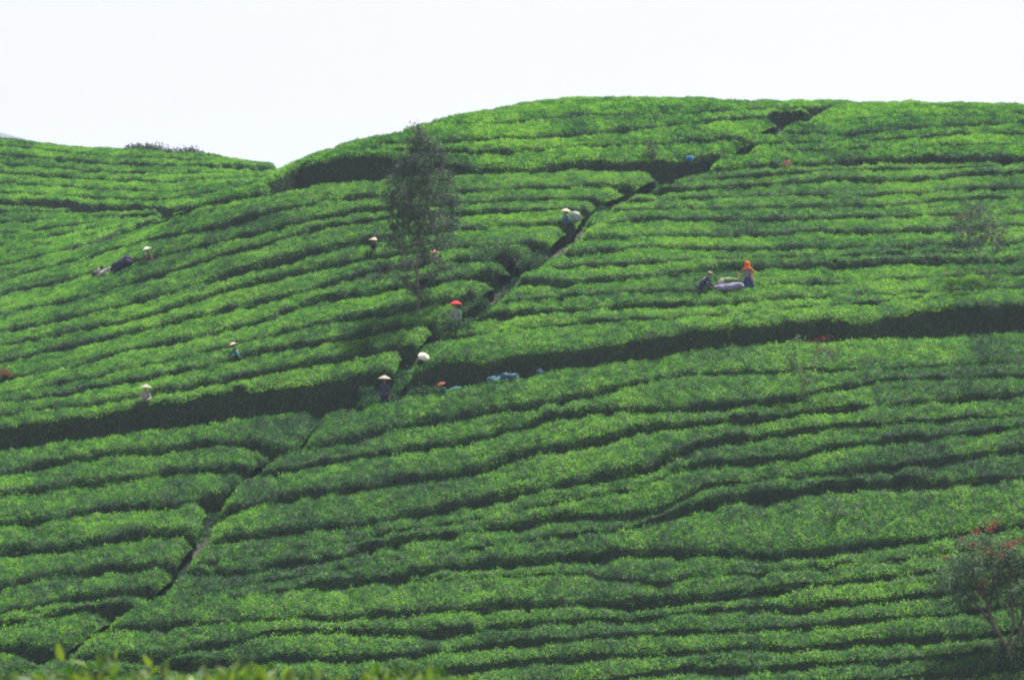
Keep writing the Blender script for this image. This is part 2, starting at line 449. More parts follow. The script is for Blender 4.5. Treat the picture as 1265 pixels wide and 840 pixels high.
RE = P((855, 217, 0), (910, 212, 0), (963, 208, 0), (1070, 205, 0), (1265, 203, 0), (1420, 203, 0))
R1 = P((860, 223, 3), (963, 214, 4), (1070, 209, 3), (1124, 208, 3), (1265, 206, 1), (1420, 206, 1))
R2 = P((790, 240, 4), (820, 236, 5), (891, 231, 6), (963, 227, 6), (1016, 222, 6), (1106, 223, 7), (1177, 217, 6), (1265, 212, 5), (1420, 210, 5))
R25 = P((770, 248, 2), (900, 243, 3), (1034, 240, 4), (1106, 239, 4), (1177, 234, 4), (1265, 230, 5), (1420, 226, 4))
R3 = P((745, 260, 4), (820, 256, 5), (891, 256, 5), (963, 256, 5), (1034, 253, 5), (1106, 254, 6), (1163, 247, 5), (1265, 244, 4), (1420, 240, 4))
R4 = P((735, 275, 4), (820, 270, 6), (891, 271, 6), (963, 271, 4), (1034, 267, 4), (1150, 266, 4), (1265, 263, 5), (1420, 260, 4))
R5 = P((715, 292, 6), (760, 292, 5), (820, 289, 4), (891, 290, 6), (945, 289, 6), (998, 285, 6), (1070, 286, 6), (1159, 284, 7), (1265, 278, 5), (1420, 274, 4))
R6 = P((690, 313, 8), (733, 310, 7), (820, 305, 5), (900, 308, 5), (1034, 305, 5), (1150, 303, 6), (1265, 298, 6), (1420, 293, 4))
R65 = P((668, 330, 3), (760, 326, 4), (850, 320, 3), (960, 317, 3), (1034, 316, 3), (1150, 312, 3), (1265, 308, 3), (1420, 303, 3))
R7 = P((645, 349, 9), (700, 349, 9), (750, 344, 8), (820, 338, 7), (880, 332, 7), (896, 330, 13), (912, 330, 9), (963, 328, 8), (1034, 327, 8), (1106, 323, 8), (1159, 323, 8), (1265, 320, 6), (1420, 315, 5))
R8 = P((620, 372, 8), (680, 366, 6), (767, 361, 5), (860, 358, 4), (938, 352, 4), (985, 350, 4), (1004, 350, 9), (1034, 349, 5), (1106, 344, 4), (1265, 336, 4), (1420, 330, 4))
R9 = P((595, 392, 6), (653, 385, 5), (740, 381, 5), (820, 376, 6), (891, 374, 6), (963, 367, 5), (1020, 366, 4), (1106, 362, 3), (1265, 354, 3), (1420, 350, 3))
R95 = P((570, 415, 3), (640, 404, 2), (730, 397, 3), (820, 392, 2), (900, 387, 2), (1000, 379, 2), (1130, 368, 2), (1265, 362, 2), (1420, 358, 2))
RF = P((500, 462, 0), (547, 441, 0), (600, 443, 0), (625, 436, 0), (653, 431, 0), (693, 432, 0), (753, 423, 0), (820, 411, 0), (891, 402, 0), (970, 396, 0), (1010, 391, 0), (1077, 396, 0), (1090, 390, 0), (1141, 378, 0), (1265, 373, 0), (1420, 366, 0))
UR = [RE, R1, R2, R25, R3, R4, R5, R6, R65, R7, R8, R9, R95, RF]

TLE = P((330, 224, 0), (345, 205, 0), (400, 188, 0), (430, 178, 0), (490, 163, 0), (540, 150, 0), (600, 137, 0), (650, 128, 0), (695, 122, 0), (900, 122, 0), (1095, 123, 0))
T0 = P((330, 224.2, 0), (345, 205.2, 0), (400, 188.2, 0), (430, 178.2, 0), (490, 163.5, 0), (540, 152, 1), (600, 154, 2), (700, 143, 2), (850, 139, 3), (960, 134, 3), (1050, 130, 2))
T1 = P((328, 225, 0), (345, 205.5, 0), (400, 188.5, 0), (440, 178, 1), (480, 177, 2), (550, 175, 4), (600, 172, 3), (657, 171, 5), (700, 167, 6), (750, 163, 6), (820, 156, 5), (909, 147, 6), (960, 142, 5))
T2 = P((322, 227, 0), (345, 206, 0), (400, 189, 0), (440, 184, 1), (500, 186, 2), (567, 188, 4), (633, 188, 4), (700, 182, 3), (760, 180, 3), (820, 177, 3), (890, 171, 5))
TF = P((322, 229, 0), (335, 222, 0), (350, 212, 0), (370, 202, 0), (400, 195, 0), (467, 190, 0), (520, 198, 0), (587, 204, 0), (653, 206, 0), (700, 198, 0), (800, 196, 0), (850, 193, 0), (890, 188, 0))
TL = [TLE, T0, T1, T2, TF]
TRE = P((1000, 134, 0), (1095, 124, 0), (1200, 128, 0), (1265, 129, 0), (1420, 134, 0))
TR1 = P((985, 150, 2), (1052, 147, 3), (1150, 143, 2), (1265, 140, 3), (1420, 140, 2))
TR2 = P((960, 165, 4), (1052, 166, 4), (1123, 159, 4), (1265, 151, 4), (1420, 148, 4))
TR3 = P((925, 178, 3), (1040, 175, 2), (1120, 170, 2), (1184, 166, 4), (1265, 165, 3), (1420, 162, 3))
TR4 = P((915, 189, 2), (1040, 184, 2), (1150, 179, 2), (1265, 177, 2), (1420, 174, 2))
TRF = P((885, 206, 0), (963, 201, 0), (1020, 198, 0), (1070, 194, 0), (1130, 191, 0), (1265, 192, 0), (1420, 191, 0))
TR = [TRE, TR1, TR2, TR3, TR4, TRF]

LHE = P((-140, 160, 0), (0, 169, 0), (60, 175, 0), (120, 181, 0), (200, 185, 0), (250, 190, 0), (300, 199, 0), (345, 203, 0), (380, 206, 0))
LHM = P((-140, 247, 9), (0, 250, 9), (67, 252, 9), (133, 257, 9), (180, 257, 5), (213, 258, 3), (250, 248, 2), (290, 241, 1), (320, 232, 1), (345, 220, 1))
LHB = P((-140, 366, 0), (0, 324, 0), (60, 310, 0), (120, 293, 0), (167, 277, 0), (213, 262, 0), (240, 251, 0), (275, 242, 0), (330, 228, 0))


def between(a, b, f, t, xs):
    x = np.array(xs, float)
    ya, yb = cy_(a, x), cy_(b, x)
    return np.stack([x, ya * (1 - f) + yb * f, t * np.clip((yb - ya) / 75.0, 0.15, 1)], 1)


lx = [-140, -60, 0, 60, 120, 167, 213, 250, 300, 345, 380]
LHT = [LHE] + [between(LHE, LHM, f, t, lx) for f, t in ((.14, 2.5), (.27, 4), (.41, 3), (.55, 3.5), (.70, 3), (.85, 3))] + [LHM]
LHL = [LHM] + [between(LHM, LHB, f, t, lx[:7]) for f, t in ((.16, 3), (.34, 3.5), (.52, 4), (.70, 3.5), (.86, 3))] + [LHB]

HEDGE_H = 0.70
LEAVES = 0
ORD = ['topmost', 'second', 'third', 'fourth', 'fifth', 'sixth', 'seventh', 'eighth', 'ninth', 'tenth', 'eleventh', 'twelfth', 'thirteenth', 'fourteenth', 'fifteenth', 'sixteenth', 'seventeenth']


def leaf_blades(base, nrm, L, W, up, rnd, r, tri=False):
    """two-triangle folded blades; returns verts (n*4,3), faces (n*2,3)"""
    m = len(base)
    d = nrm * 0.55 + np.array([0, 0, up]) + r.normal(0, rnd, (m, 3))
    d /= np.linalg.norm(d, axis=1, keepdims=True) + 1e-9
    s = np.cross(d, r.normal(0, 1, (m, 3)) + nrm * 0.5)
    s /= np.linalg.norm(s, axis=1, keepdims=True) + 1e-9
    q = np.cross(d, s)
    L = L[:, None]; W = W[:, None]
    if tri:                                     # far leaves: one pointed face each
        v = np.empty((m, 3, 3))
        v[:, 0] = base - s * W * 1.12
        v[:, 1] = base + s * W * 1.12
        v[:, 2] = base + d * L * 1.02
        return v.reshape(-1, 3), np.arange(m * 3).reshape(-1, 3)
    mid = base + d * L * 0.45
    v = np.empty((m, 4, 3))
    v[:, 0] = base - d * L * 0.1
    v[:, 1] = mid + s * W + q * W * 0.35
    v[:, 2] = base + d * L - q * W * 0.2
    v[:, 3] = mid - s * W + q * W * 0.35
    f = np.array([[0, 1, 2], [0, 2, 3]])[None] + (np.arange(m) * 4)[:, None, None]
    return v.reshape(-1, 3), f.reshape(-1, 3)


BENCH = []      # (Pf, Pb) stretches of wide bands where the ground is benched


def hedge(region, i, back, front, nxt, x0, x1, h, label, group, dens=1.0, ymin=None, far=False, tone_shift=0.0, tall_face=False, ymax=None, ends=((0, 0), (0, 0))):
    global LEAVES
    step = 6.0
    xs = np.arange(x0, x1 + step * .5, step)
    if len(xs) < 3:
        return None
    seed = (region * 37 + i * 11) * 3.7
    def thick(c):
        t = ct_(c, xs)
        nn = fnoise(xs / 24.0, np.full(len(xs), float(int(c[0, 1] * 7) % 97))); n2 = vnoise(xs / 9.0, np.full(len(xs), float(int(c[0, 1] * 5) % 89)))
        gs = 1.0 if region <= 2 else 0.95
        return gs * (np.minimum(t, 11) * 1.15 + np.minimum(t, 1.4)) * (0.50 + 0.72 * nn + 0.30 * n2)
    wl_, wr_ = np.exp(-(xs - xs[0]) / 60.0), np.exp(-(xs[-1] - xs) / 60.0)
    xb = xs + np.clip(ends[0][0], -28, 28) * wl_ + np.clip(ends[1][0], -28, 28) * wr_
    xf = xs + np.clip(ends[0][1], -28, 28) * wl_ + np.clip(ends[1][1], -28, 28) * wr_
    yb = cy_(back, xb) + thick(back) / 2
    yf = cy_(front, xf) - thick(front) / 2
    yb = yb + (fnoise(xs / 14.0, np.full(len(xs), seed + 3)) - .5) * 3.0
    yf = yf + (fnoise(xs / 14.0, np.full(len(xs), seed + 9)) - .5) * 4.0
    mid = (yb + yf) / 2
    ok = (yf - yb) > (1.5 if far else 2.6)
    if ok.sum() < 3:
        return None
    half = np.maximum(yf - yb, 1.5 if far else 2.6) / 2
    yb, yf = mid - half, mid + half
    # keep the longest run where the hedge has width
    idx = np.where(ok)[0]
    a, b = idx[0], idx[-1]
    xs, xb, xf, yb, yf = xs[a:b + 1], xb[a:b + 1], xf[a:b + 1], yb[a:b + 1], yf[a:b + 1]
    if len(xs) < 3:
        return None
    bx, by = cast(xb, yb, h, ymin, ymax); fx, fy = cast(xf, yf, h, ymin, ymax)
    # keep neighbouring stations from jumping across a hidden dip
    good = np.ones(len(xs), bool)
    good[1:] &= np.abs(np.diff(by)) < 20
    if (~good).any():
        cut = np.where(~good)[0]
        parts = np.split(np.arange(len(xs)), cut)
        keep = max(parts, key=len)
        xs, xb, xf, yb, yf, bx, by, fx, fy = (q[keep] for q in (xs, xb, xf, yb, yf, bx, by, fx, fy))
        if len(xs) < 3:
            return None
    if nxt is not None:
        yn = cy_(nxt, xf) + (ct_(nxt, xf) / 2)
        nx_, ny_ = cast(xf, np.maximum(yn, yf + 1), h, ymin, ymax)
        gap = np.hypot(fx - nx_, fy - ny_)
    else:
        gap = np.full(len(xs), .8)
    dx, dy = fx - bx, fy - by
    dl = np.hypot(dx, dy) + 1e-6
    # guard: very deep hedges at the crest
    lim = np.minimum(dl, 9.0)
    bx, by = fx - dx / dl * lim, fy - dy / dl * lim
    dl = lim
    ux, uy = (fx - bx) / dl, (fy - by) / dl
    ns = len(xs)
    run = np.concatenate([[0], np.cumsum(np.hypot(np.diff(fx), np.diff(fy)))])
    e = np.minimum(run, run[-1] - run) / 0.35
    e = np.sqrt(np.clip(e + .12, 0, 1))
    ff = np.clip(gap * 0.22, 0.05, 0.28)
    # across: foot, side, shoulder, top stations, shoulder, side, side, foot
    T = [(-0.16, -0.12, 0), (-0.10, 0.55, 0), (0.03, 0.90, 0), (None, 1.0, 0.16), (None, 1.0, 0.34), (None, 1.0, 0.52), (None, 1.0, 0.70), (None, 1.0, 0.87),
         ('f', 0.88, 0.0), ('f', 0.62, 0.45), ('f', 0.30, 0.75), ('f', -0.15, 0.8)]
    rows = []
    for off, zf, tt in T:
        if off is None:
            X = bx + ux * dl * tt; Y = by + uy * dl * tt
        elif off == 'f':
            X = fx + ux * ff * tt; Y = fy + uy * ff * tt
        else:
            X = bx + ux * off; Y = by + uy * off
        cr1 = vnoise(X * 0.75 + seed, Y * 0.75 + 3)
        lump = (fnoise(X * 0.9 + seed, Y * 0.9) - .5) * 0.26 - 0.16 * np.clip(1 - np.abs(cr1 - .5) * 13, 0, 1) + (fnoise(X * 2.6, Y * 2.6 + seed) - .5) * 0.16
        jx = (fnoise(X * 1.7 + 50, Y * 1.7) - .5) * (0.45 if tall_face else 0.22) * (1 if off == 'f' else .4)
        g = HG(X, Y)
        if zf > 0:
            top0 = H0(X, Y) + h * e
            z = g + (top0 - g) * zf + lump * zf * e
        else:
            z = g + zf
        rows.append(np.stack([X + ux * jx, Y + uy * jx, z], 1))
    V = np.stack(rows, 1)                       # ns, nt, 3
    nt = V.shape[1]
    o = np.array([fx[ns // 2], fy[ns // 2], float(HG(fx[ns // 2], fy[ns // 2]))])
    root = tag(empty('tea_hedge', tuple(o)), label, 'tea hedge', group)
    I = np.arange(ns * nt).reshape(ns, nt)
    F = np.stack([I[:-1, :-1], I[1:, :-1], I[1:, 1:], I[:-1, 1:]], -1).reshape(-1, 4)
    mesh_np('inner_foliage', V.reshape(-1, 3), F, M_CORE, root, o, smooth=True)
    # leaves
    p00, p10, p11, p01 = V[:-1, :-1], V[1:, :-1], V[1:, 1:], V[:-1, 1:]
    cr = np.cross(p11 - p00, p01 - p10)
    ar = np.linalg.norm(cr, axis=-1) / 2
    nr = cr / (np.linalg.norm(cr, axis=-1, keepdims=True) + 1e-9)
    nr = np.where(nr[..., 2:3] < -0.2, -nr, nr)
    flip = (nr[:, :, 2] < 0)
    jj = np.broadcast_to(np.arange(nt - 1)[None], ar.shape)
    wgt = np.where(jj < 2, 0.15, np.where(jj >= nt - 2, 0.45, np.where(jj >= nt - 4, 0.9, 1.0)))
    D = 330.0 if far else 470.0
    # thinner where the row runs on outside the picture
    inside = np.where((xs[:-1] > -30) & (xs[:-1] < 1295) & (yb[:-1] < 850), 1.0, 0.45)[:, None]
    cnt = rng.poisson(ar * wgt * D * dens * inside)
    cnt = cnt.ravel()
    q = np.repeat(np.arange(cnt.size), cnt)
    if len(q) == 0:
        return root
    u = rng.random(len(q))[:, None]; v = rng.random(len(q))[:, None]
    f00, f10, f11, f01 = (a_.reshape(-1, 3)[q] for a_ in (p00, p10, p11, p01))
    base = (f00 * (1 - u) + f10 * u) * (1 - v) + (f01 * (1 - u) + f11 * u) * v
    N_ = nr.reshape(-1, 3)[q]
    j = jj.ravel()[q]
    top = (j >= 2) & (j < nt - 4)
    # shoots stand proud here and there
    shoot = np.clip((fnoise(base[:, 0] * 3.4, base[:, 1] * 3.4 + base[:, 2] * 2) - .5) * 1.7 + .5, 0, 1)
    base = base + N_ * (rng.random(len(q))[:, None] ** 1.5) * (0.04 + (0.17 if region <= 2 else 0.12) * shoot[:, None]) * np.where(top, 1.0, 0.55)[:, None]
    sz = (0.072 if not far else 0.105) * (0.7 + 0.7 * rng.random(len(q)))
    co, fa = leaf_blades(base, N_, sz, sz * 0.30, 0.45, 0.55, rng, tri=True)
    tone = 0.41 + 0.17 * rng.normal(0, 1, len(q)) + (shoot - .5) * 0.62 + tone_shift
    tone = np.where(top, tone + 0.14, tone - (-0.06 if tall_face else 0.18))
    patch = fnoise(base[:, 0] * 0.22 + 13, base[:, 1] * 0.22 + 7) - .5
    p2 = fnoise(base[:, 0] * 1.1 + 3, base[:, 1] * 1.1 + 77) - .5
    tone = tone + patch * 0.75 + p2 * 0.55 + (((i * 7 + region * 3) % 5) - 2) * 0.03
    tone = np.where(rng.random(len(q)) < 0.04, tone + 0.25, tone)
    tone = np.clip(tone, 0.02, 0.98)
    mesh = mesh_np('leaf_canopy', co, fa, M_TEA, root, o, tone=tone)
    tag(mesh, kind='stuff')
    LEAVES += len(q)
    # bare woody stems under the tall outer faces
    if tall_face:
        sel = np.where((e > .9))[0]
        k = rng.choice(sel, size=max(1, int(run[-1] * 1.6)), replace=True) if len(sel) else []
        vs, fs = [], []
        for s_ in k:
            w = rng.random()
            if s_ + 1 >= ns: continue
            b0 = V[s_, nt - 1] * (1 - w) + V[s_ + 1, nt - 1] * w
            b1 = V[s_, nt - 3] * (1 - w) + V[s_ + 1, nt - 3] * w
            b0 = b0 + np.array([ux[s_], uy[s_], 0]) * .05; b0[2] += .05
            b1 = b1 + np.array([ux[s_] * .06 + rng.normal(0, .12), uy[s_] * .06, rng.normal(.0, .12)])
            rd = 0.012 + 0.012 * rng.random()
            m0 = len(vs)
            for pnt, rr in ((b0, rd * 1.3), (b1, rd * .7)):
                for a_ in range(4):
                    vs.append(pnt + np.array([math.cos(a_ * 1.5708) * rr, math.sin(a_ * 1.5708) * rr, 0]))
            for a_ in range(4):
                fs.append((m0 + a_, m0 + (a_ + 1) % 4, m0 + 4 + (a_ + 1) % 4, m0 + 4 + a_))
        if vs:
            tag(mesh_np('woody_stems', np.array(vs), np.array(fs), M_STEM, root, o), kind='stuff')
    return root


def bench(front, nxt, x0, x1, h=HEDGE_H, ymin=None, ymax=None):
    """level a strip of ground between the foot of an upper hedge and the next hedge below; returns its edge points"""
    xs = np.arange(x0, x1, 2.0)
    yf = cy_(front, xs); yn = cy_(nxt, xs)
    ok = yn - yf > 3
    xs, yf, yn = xs[ok], yf[ok], yn[ok]
    fx, fy = cast(xs, yf, h, ymin, ymax); nx, ny = cast(xs, yn, h, ymin, ymax)
    zl = H0(nx, ny)
    for s in np.linspace(0.02, 1.0, 28):
        X = fx * (1 - s) + nx * s; Y = fy * (1 - s) + ny * s
        i = np.rint((X - X0) / GS).astype(int); j = np.rint((Y - Y0) / GS).astype(int)
        m = (i >= 0) & (i < G.shape[0]) & (j >= 0) & (j < G.shape[1])
        np.minimum.at(G, (i[m], j[m]), (zl + 0.02 + (1 - s) * 0.16)[m])
    return fx, fy, nx, ny


def solve_x(path, c0, c1, dx, xstart):
    x = xstart
    for _ in range(60):
        y = float((cy_(c0, np.array([x])) + cy_(c1, np.array([x])))[0] / 2)
        sl = (float(pathx(path, y + 7)) - float(pathx(path, y - 7))) / 14.0
        x = 0.5 * x + 0.5 * (float(pathx(path, y)) + dx * min(math.sqrt(1 + sl * sl), 3.2))
    return x


# bench the two long paths before hedges are planted on them
bl = bench(SF, P((-140, 574), (0, 557), (150, 538), (240, 526), (353, 510), (420, 509), (480, 498)), -130, 440)
br = bench(RF, LRE, 500, 1410)
bt = bench(TF, S0, 335, 850)
bt2 = bench(TRF, RE, 890, 1410)


for path, wd, dp in ((LF, .75, .40), (UF, .95, .50)):
    ys = np.linspace(path[0, 1] + 2, path[-1, 1], 900)
    cx_, cy2 = cast(pathx(path, ys), ys, 0.0)
    cut = np.zeros_like(G)
    for ox_ in np.arange(-1.6, 1.61, .2):
        i_ = np.rint((cx_ + ox_ - X0) / GS).astype(int); j_ = np.rint((cy2 - Y0) / GS).astype(int)
        m_ = (i_ >= 0) & (i_ < G.shape[0]) & (j_ >= 0) & (j_ < G.shape[1])
        np.maximum.at(cut, (i_[m_], j_[m_]), dp * math.exp(-(ox_ / wd) ** 2))
    G -= cut


def region(k, gaps, xl, xr, where, group, faces=None, **kw):
    """plant every hedge of a block; xl / xr are numbers or (path, offset)"""
    nh = len(gaps) - 1
    for i in range(nh):
        a, b = gaps[i], gaps[i + 1]
        x0 = solve_x(xl[0], a, b, xl[1], 500) if isinstance(xl, tuple) else xl
        x1 = solve_x(xr[0], a, b, xr[1], 500) if isinstance(xr, tuple) else xr
        en = [[0, 0], [0, 0]]
        for q_, (xx, base_x) in enumerate(((xl, x0), (xr, x1))):
            if isinstance(xx, tuple):
                jit_ = rng.uniform(-9, 5) if xx[0] is LF else rng.uniform(-13, 8) * (1 if q_ else -1)
                if q_: x1 += jit_
                else: x0 += jit_
                en[q_] = [.6 * (solve_x(xx[0], a, a, xx[1], base_x) - base_x), .6 * (solve_x(xx[0], b, b, xx[1], base_x) - base_x)]
        last = i == nh - 1
        nxt = b if not last else None
        kk = dict(kw, ends=en)
        if k == 1: kk['tone_shift'] = kw['tone_shift'] + (0.09 if i >= 9 else -0.03)
        hedge(k, i, a, b, nxt, x0, x1, HEDGE_H, ORD[i] + ' ' + where, group, tall_face=(last and faces), **kk)


region(1, LR, (LF, 4), 1400, 'tea hedge row of the lower slope, right of the lower footpath', 'tea rows of the lower slope right of the footpath', tone_shift=0.02)
region(2, LL, -120, (LF, -6), 'tea hedge row of the lower slope, left of the lower footpath', 'tea rows of the lower slope left of the footpath', tone_shift=-0.05)
region(3, UL, -120, (UF, -10), 'tea hedge row of the middle slope, left of the upper footpath', 'tea rows of the middle slope left of the footpath', faces=True, tone_shift=0.0, ymax=([-140, 0, 100, 170, 900], [235, 226, 212, 202, 200]))
region(4, UR, (UF, 4), 1400, 'tea hedge row of the middle slope, right of the upper footpath', 'tea rows of the middle slope right of the footpath', faces=True, tone_shift=0.05)
region(5, TL, 322, (UF, -6), 'tea hedge row of the hilltop block, left of the footpath', 'tea rows of the hilltop left of the footpath', far=True, tone_shift=0.06, ymax=([0, 2000], [224, 224]))
region(6, TR, (UF, 6), 1400, 'tea hedge row of the hilltop block, right of the footpath', 'tea rows of the hilltop right of the footpath', far=True, tone_shift=0.03)
region(7, LHT, -120, 378, 'tea hedge row of the far left hill, above its dark band', 'tea rows of the far left hill above the band', far=True, ymin=205, tone_shift=0.04)
region(8, LHL, -120, 228, 'tea hedge row of the far left hill, below its dark band', 'tea rows of the far left hill below the band', far=True, tone_shift=0.06)
Q0 = P((140, 289, 0), (167, 278, 0), (213, 258, 0), (253, 241, 0), (283, 234, 0), (317, 229, 0), (336, 224, 0))
Q1 = P((140, 292, 0), (167, 283, 0), (213, 264, 0), (253, 247, 0), (283, 241, 0), (317, 236, 0), (336, 231, 0))
hedge(9, 0, Q0, Q1, S0, 140, 334, HEDGE_H, 'tea hedge row with dark face along the spur crest, running down left', 'tea rows of the middle slope left of the footpath', far=True, ymax=([-140, 0, 100, 170, 900], [235, 226, 212, 202, 200]), tall_face=True)

# ------------------------------------------------------------------ ground sheet out to the horizon
ex = np.array([60, 80, 120, 160, 200, 260, 320, 400, 500, 650, 900, 1300, 2000, 3000, 4500.])
GX = np.concatenate([-ex[::-1], gx, ex])
GY = np.concatenate([[-400, -150, -60, -25, -10, 0, 8, 16, 24, 40, 60, 80, 95, 105, 113, 118], gy, [310, 330, 360, 400, 460, 540, 640, 760, 900, 1050, 1200, 1500, 1800, 2100, 2300, 2450, 2600, 2750, 2900, 3100, 3500, 4500]])
XX, YY = np.meshgrid(GX, GY, indexing='ij')
ZZ = bil(G, X0, Y0, GS, np.clip(XX, X0, X1), np.clip(YY, Y0, Y1))
# sideways and backwards the hills fall away gently
ox = np.maximum(np.abs(XX) - X1, 0)
ZZ = ZZ - np.minimum(ox * 0.10, 22)
oyf = np.maximum(YY - Y1, 0)
ZZ = np.where(oyf > 0, np.maximum(ZZ - oyf * 0.18, -14 + 0 * ZZ), ZZ)
# far blue hill beyond the left shoulder
fh = 445 * np.exp(-(((XX + 1300) / 1500) ** 2 + ((YY - 2600) / 600) ** 2)) * np.clip((YY - 900) / 600, 0, 1)
ZZ = ZZ + fh
# the near valley and the slope the camera stands on
near = YY < Y0
zn = np.interp(YY, [-400, -60, -10, 0, 8, 16, 24, 40, 60, 80, 105, 122], [10, 0, -1.5, -1.65, -1.8, -2.0, -3.2, -7, -11.5, -14, -14.5, -12])
e0 = bil(G, X0, Y0, GS, np.clip(XX, X0, X1), np.full_like(XX, Y0))
kb = np.clip((YY - 80) / (Y0 - 80), 0, 1)
ZZ = np.where(near, zn * (1 - kb) + e0 * kb, ZZ)
I = np.arange(XX.size).reshape(XX.shape)
F = np.stack([I[:-1, :-1], I[1:, :-1], I[1:, 1:], I[:-1, 1:]], -1).reshape(-1, 4)
M_GROUND = surf_mat('green_hill_ground', (0.016, 0.034, 0.012), (0.036, 0.056, 0.020), scale=0.9, bump=0.3)
ground = mesh_np('ground', np.stack([XX, YY, ZZ], -1).reshape(-1, 3), F, M_GROUND, smooth=True)
tag(ground, kind='structure')


def sheet(name, L_, R_, mat, lift=0.03, n=5):
    """a path laid on the ground between two edge lines"""
    L_ = np.asarray(L_); R_ = np.asarray(R_)
    V = []
    for s in np.linspace(0, 1, n):
        X = L_[:, 0] * (1 - s) + R_[:, 0] * s; Y = L_[:, 1] * (1 - s) + R_[:, 1] * s
        V.append(np.stack([X, Y, HG(X, Y) + lift + 0.02 * math.sin(s * math.pi)], 1))
    V = np.stack(V, 1)
    I = np.arange(V.shape[0] * n).reshape(-1, n)
    F = np.stack([I[:-1, :-1], I[1:, :-1], I[1:, 1:], I[:-1, 1:]], -1).reshape(-1, 4)
    return tag(mesh_np(name, V.reshape(-1, 3), F, mat, smooth=True), kind='structure')


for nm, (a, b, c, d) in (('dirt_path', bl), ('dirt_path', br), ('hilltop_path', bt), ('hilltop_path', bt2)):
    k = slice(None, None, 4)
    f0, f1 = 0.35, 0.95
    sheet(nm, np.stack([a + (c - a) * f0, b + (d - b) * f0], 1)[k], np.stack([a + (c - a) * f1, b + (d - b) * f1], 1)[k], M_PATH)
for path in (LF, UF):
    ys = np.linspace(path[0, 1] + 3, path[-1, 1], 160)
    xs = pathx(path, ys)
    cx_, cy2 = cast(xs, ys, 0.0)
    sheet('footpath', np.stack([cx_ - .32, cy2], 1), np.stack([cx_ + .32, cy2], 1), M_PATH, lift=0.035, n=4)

# weeds and leaf litter along the tracks: nobody could count them
def weeds(name, X, Y, label, per=1, size=0.11, shift=-0.12):
    X = np.repeat(X, per) + rng.normal(0, .22, len(X) * per); Y = np.repeat(Y, per) + rng.normal(0, .22, len(Y) * per)
    keep = fnoise(X * 0.8 + 9, Y * 0.8) > 0.40
    X, Y = X[keep], Y[keep]
    hh = np.maximum(fnoise(X * 1.3, Y * 1.3 + 31) - .35, 0) * 0.9
    base = np.stack([X, Y, HG(X, Y) + hh * rng.random(len(X))], 1)
    nr = np.tile(np.array([0, 0, 1.0]), (len(X), 1))
    sz = size * (0.6 + 0.8 * rng.random(len(X)))
    co, fa = leaf_blades(base, nr, sz, sz * .28, .3, .7, rng, tri=True)
    tone = np.clip(0.25 + shift + .2 * rng.normal(0, 1, len(X)), .02, .9)
    return tag(mesh_np(name, co, fa, M_TEA, tone=tone), label, 'weeds', kind='stuff')


wx, wy = [], []
for (a, b, c, d), nn in ((bl, 9), (br, 9), (bt, 6), (bt2, 6)):
    for s_ in rng.random(nn):
        ss = s_ * 1.1 - .05 + rng.normal(0, .06, len(a))
        wx.append(a + (c - a) * ss); wy.append(b + (d - b) * ss)
weeds('path_weeds', np.concatenate(wx), np.concatenate(wy), 'low weeds and litter along the terrace paths', per=6)
wx, wy = [], []
for path in (LF, UF):
    ys = np.linspace(path[0, 1] + 3, path[-1, 1], 500)
    cx_, cy2 = cast(pathx(path, ys), ys, 0.0)
    for off in np.linspace(-1.1, 1.1, 9):
        if abs(off) < .2: continue
        wx.append(cx_ + off); wy.append(cy2 + rng.normal(0, .2, len(cx_)))
jx, jy = cast(rng.uniform(400, 520, 1400), rng.uniform(462, 508, 1400), 0.0)
wx.append(jx); wy.append(jy)
for xa, xb, ya, yb, nn, ym in ((835, 905, 196, 216, 700, None), (570, 660, 300, 372, 900, None), (420, 520, 455, 505, 1500, None), (740, 800, 236, 252, 300, None), (60, 120, 770, 812, 400, None), (245, 275, 600, 660, 300, None),
                               (-100, 60, 252, 262, 400, 205), (985, 1060, 128, 142, 300, None)):
    jx, jy = cast(rng.uniform(xa, xb, nn), rng.uniform(ya, yb, nn), 0.0, ym)
    wx.append(jx); wy.append(jy)
tt = rng.random(9000)
sx_ = np.interp(tt, [0, .35, .7, 1], [120, 213, 290, 352]); sy_ = np.interp(sx_, [120, 213, 253, 317, 352], [292, 256, 240, 228, 206]) + rng.uniform(-9, 9, len(tt))
jx, jy = cast(sx_, sy_, 0.0, 201)
wx.append(jx); wy.append(jy)
weeds('footpath_weeds', np.concatenate(wx), np.concatenate(wy), 'low weeds along the footpaths that climb the slope', per=6)

# ------------------------------------------------------------------ trees
def tube(vs, fs, pts, rad, k=6):
    """append a tapered tube through pts to the vertex / face lists"""
    pts = [np.asarray(p, float) for p in pts]
    m0 = len(vs)
    for i, p in enumerate(pts):
        d = pts[min(i + 1, len(pts) - 1)] - pts[max(i - 1, 0)]
        d = d / (np.linalg.norm(d) + 1e-9)
        a = np.cross(d, [0.3, 1, 0.2]); a /= np.linalg.norm(a) + 1e-9
        b = np.cross(d, a)
        for j in range(k):
            t = j * 2 * math.pi / k
            vs.append(p + (a * math.cos(t) + b * math.sin(t)) * rad[i])
    for i in range(len(pts) - 1):
        for j in range(k):
            fs.append((m0 + i * k + j, m0 + i * k + (j + 1) % k, m0 + (i + 1) * k + (j + 1) % k, m0 + (i + 1) * k + j))


def wob(p, q, n, amp):
    """a slightly crooked line from p to q"""
    p, q = np.asarray(p, float), np.asarray(q, float)
    t = np.linspace(0, 1, n)[:, None]
    return p * (1 - t) + q * t + rng.normal(0, amp, (n, 3)) * np.sin(t * math.pi)


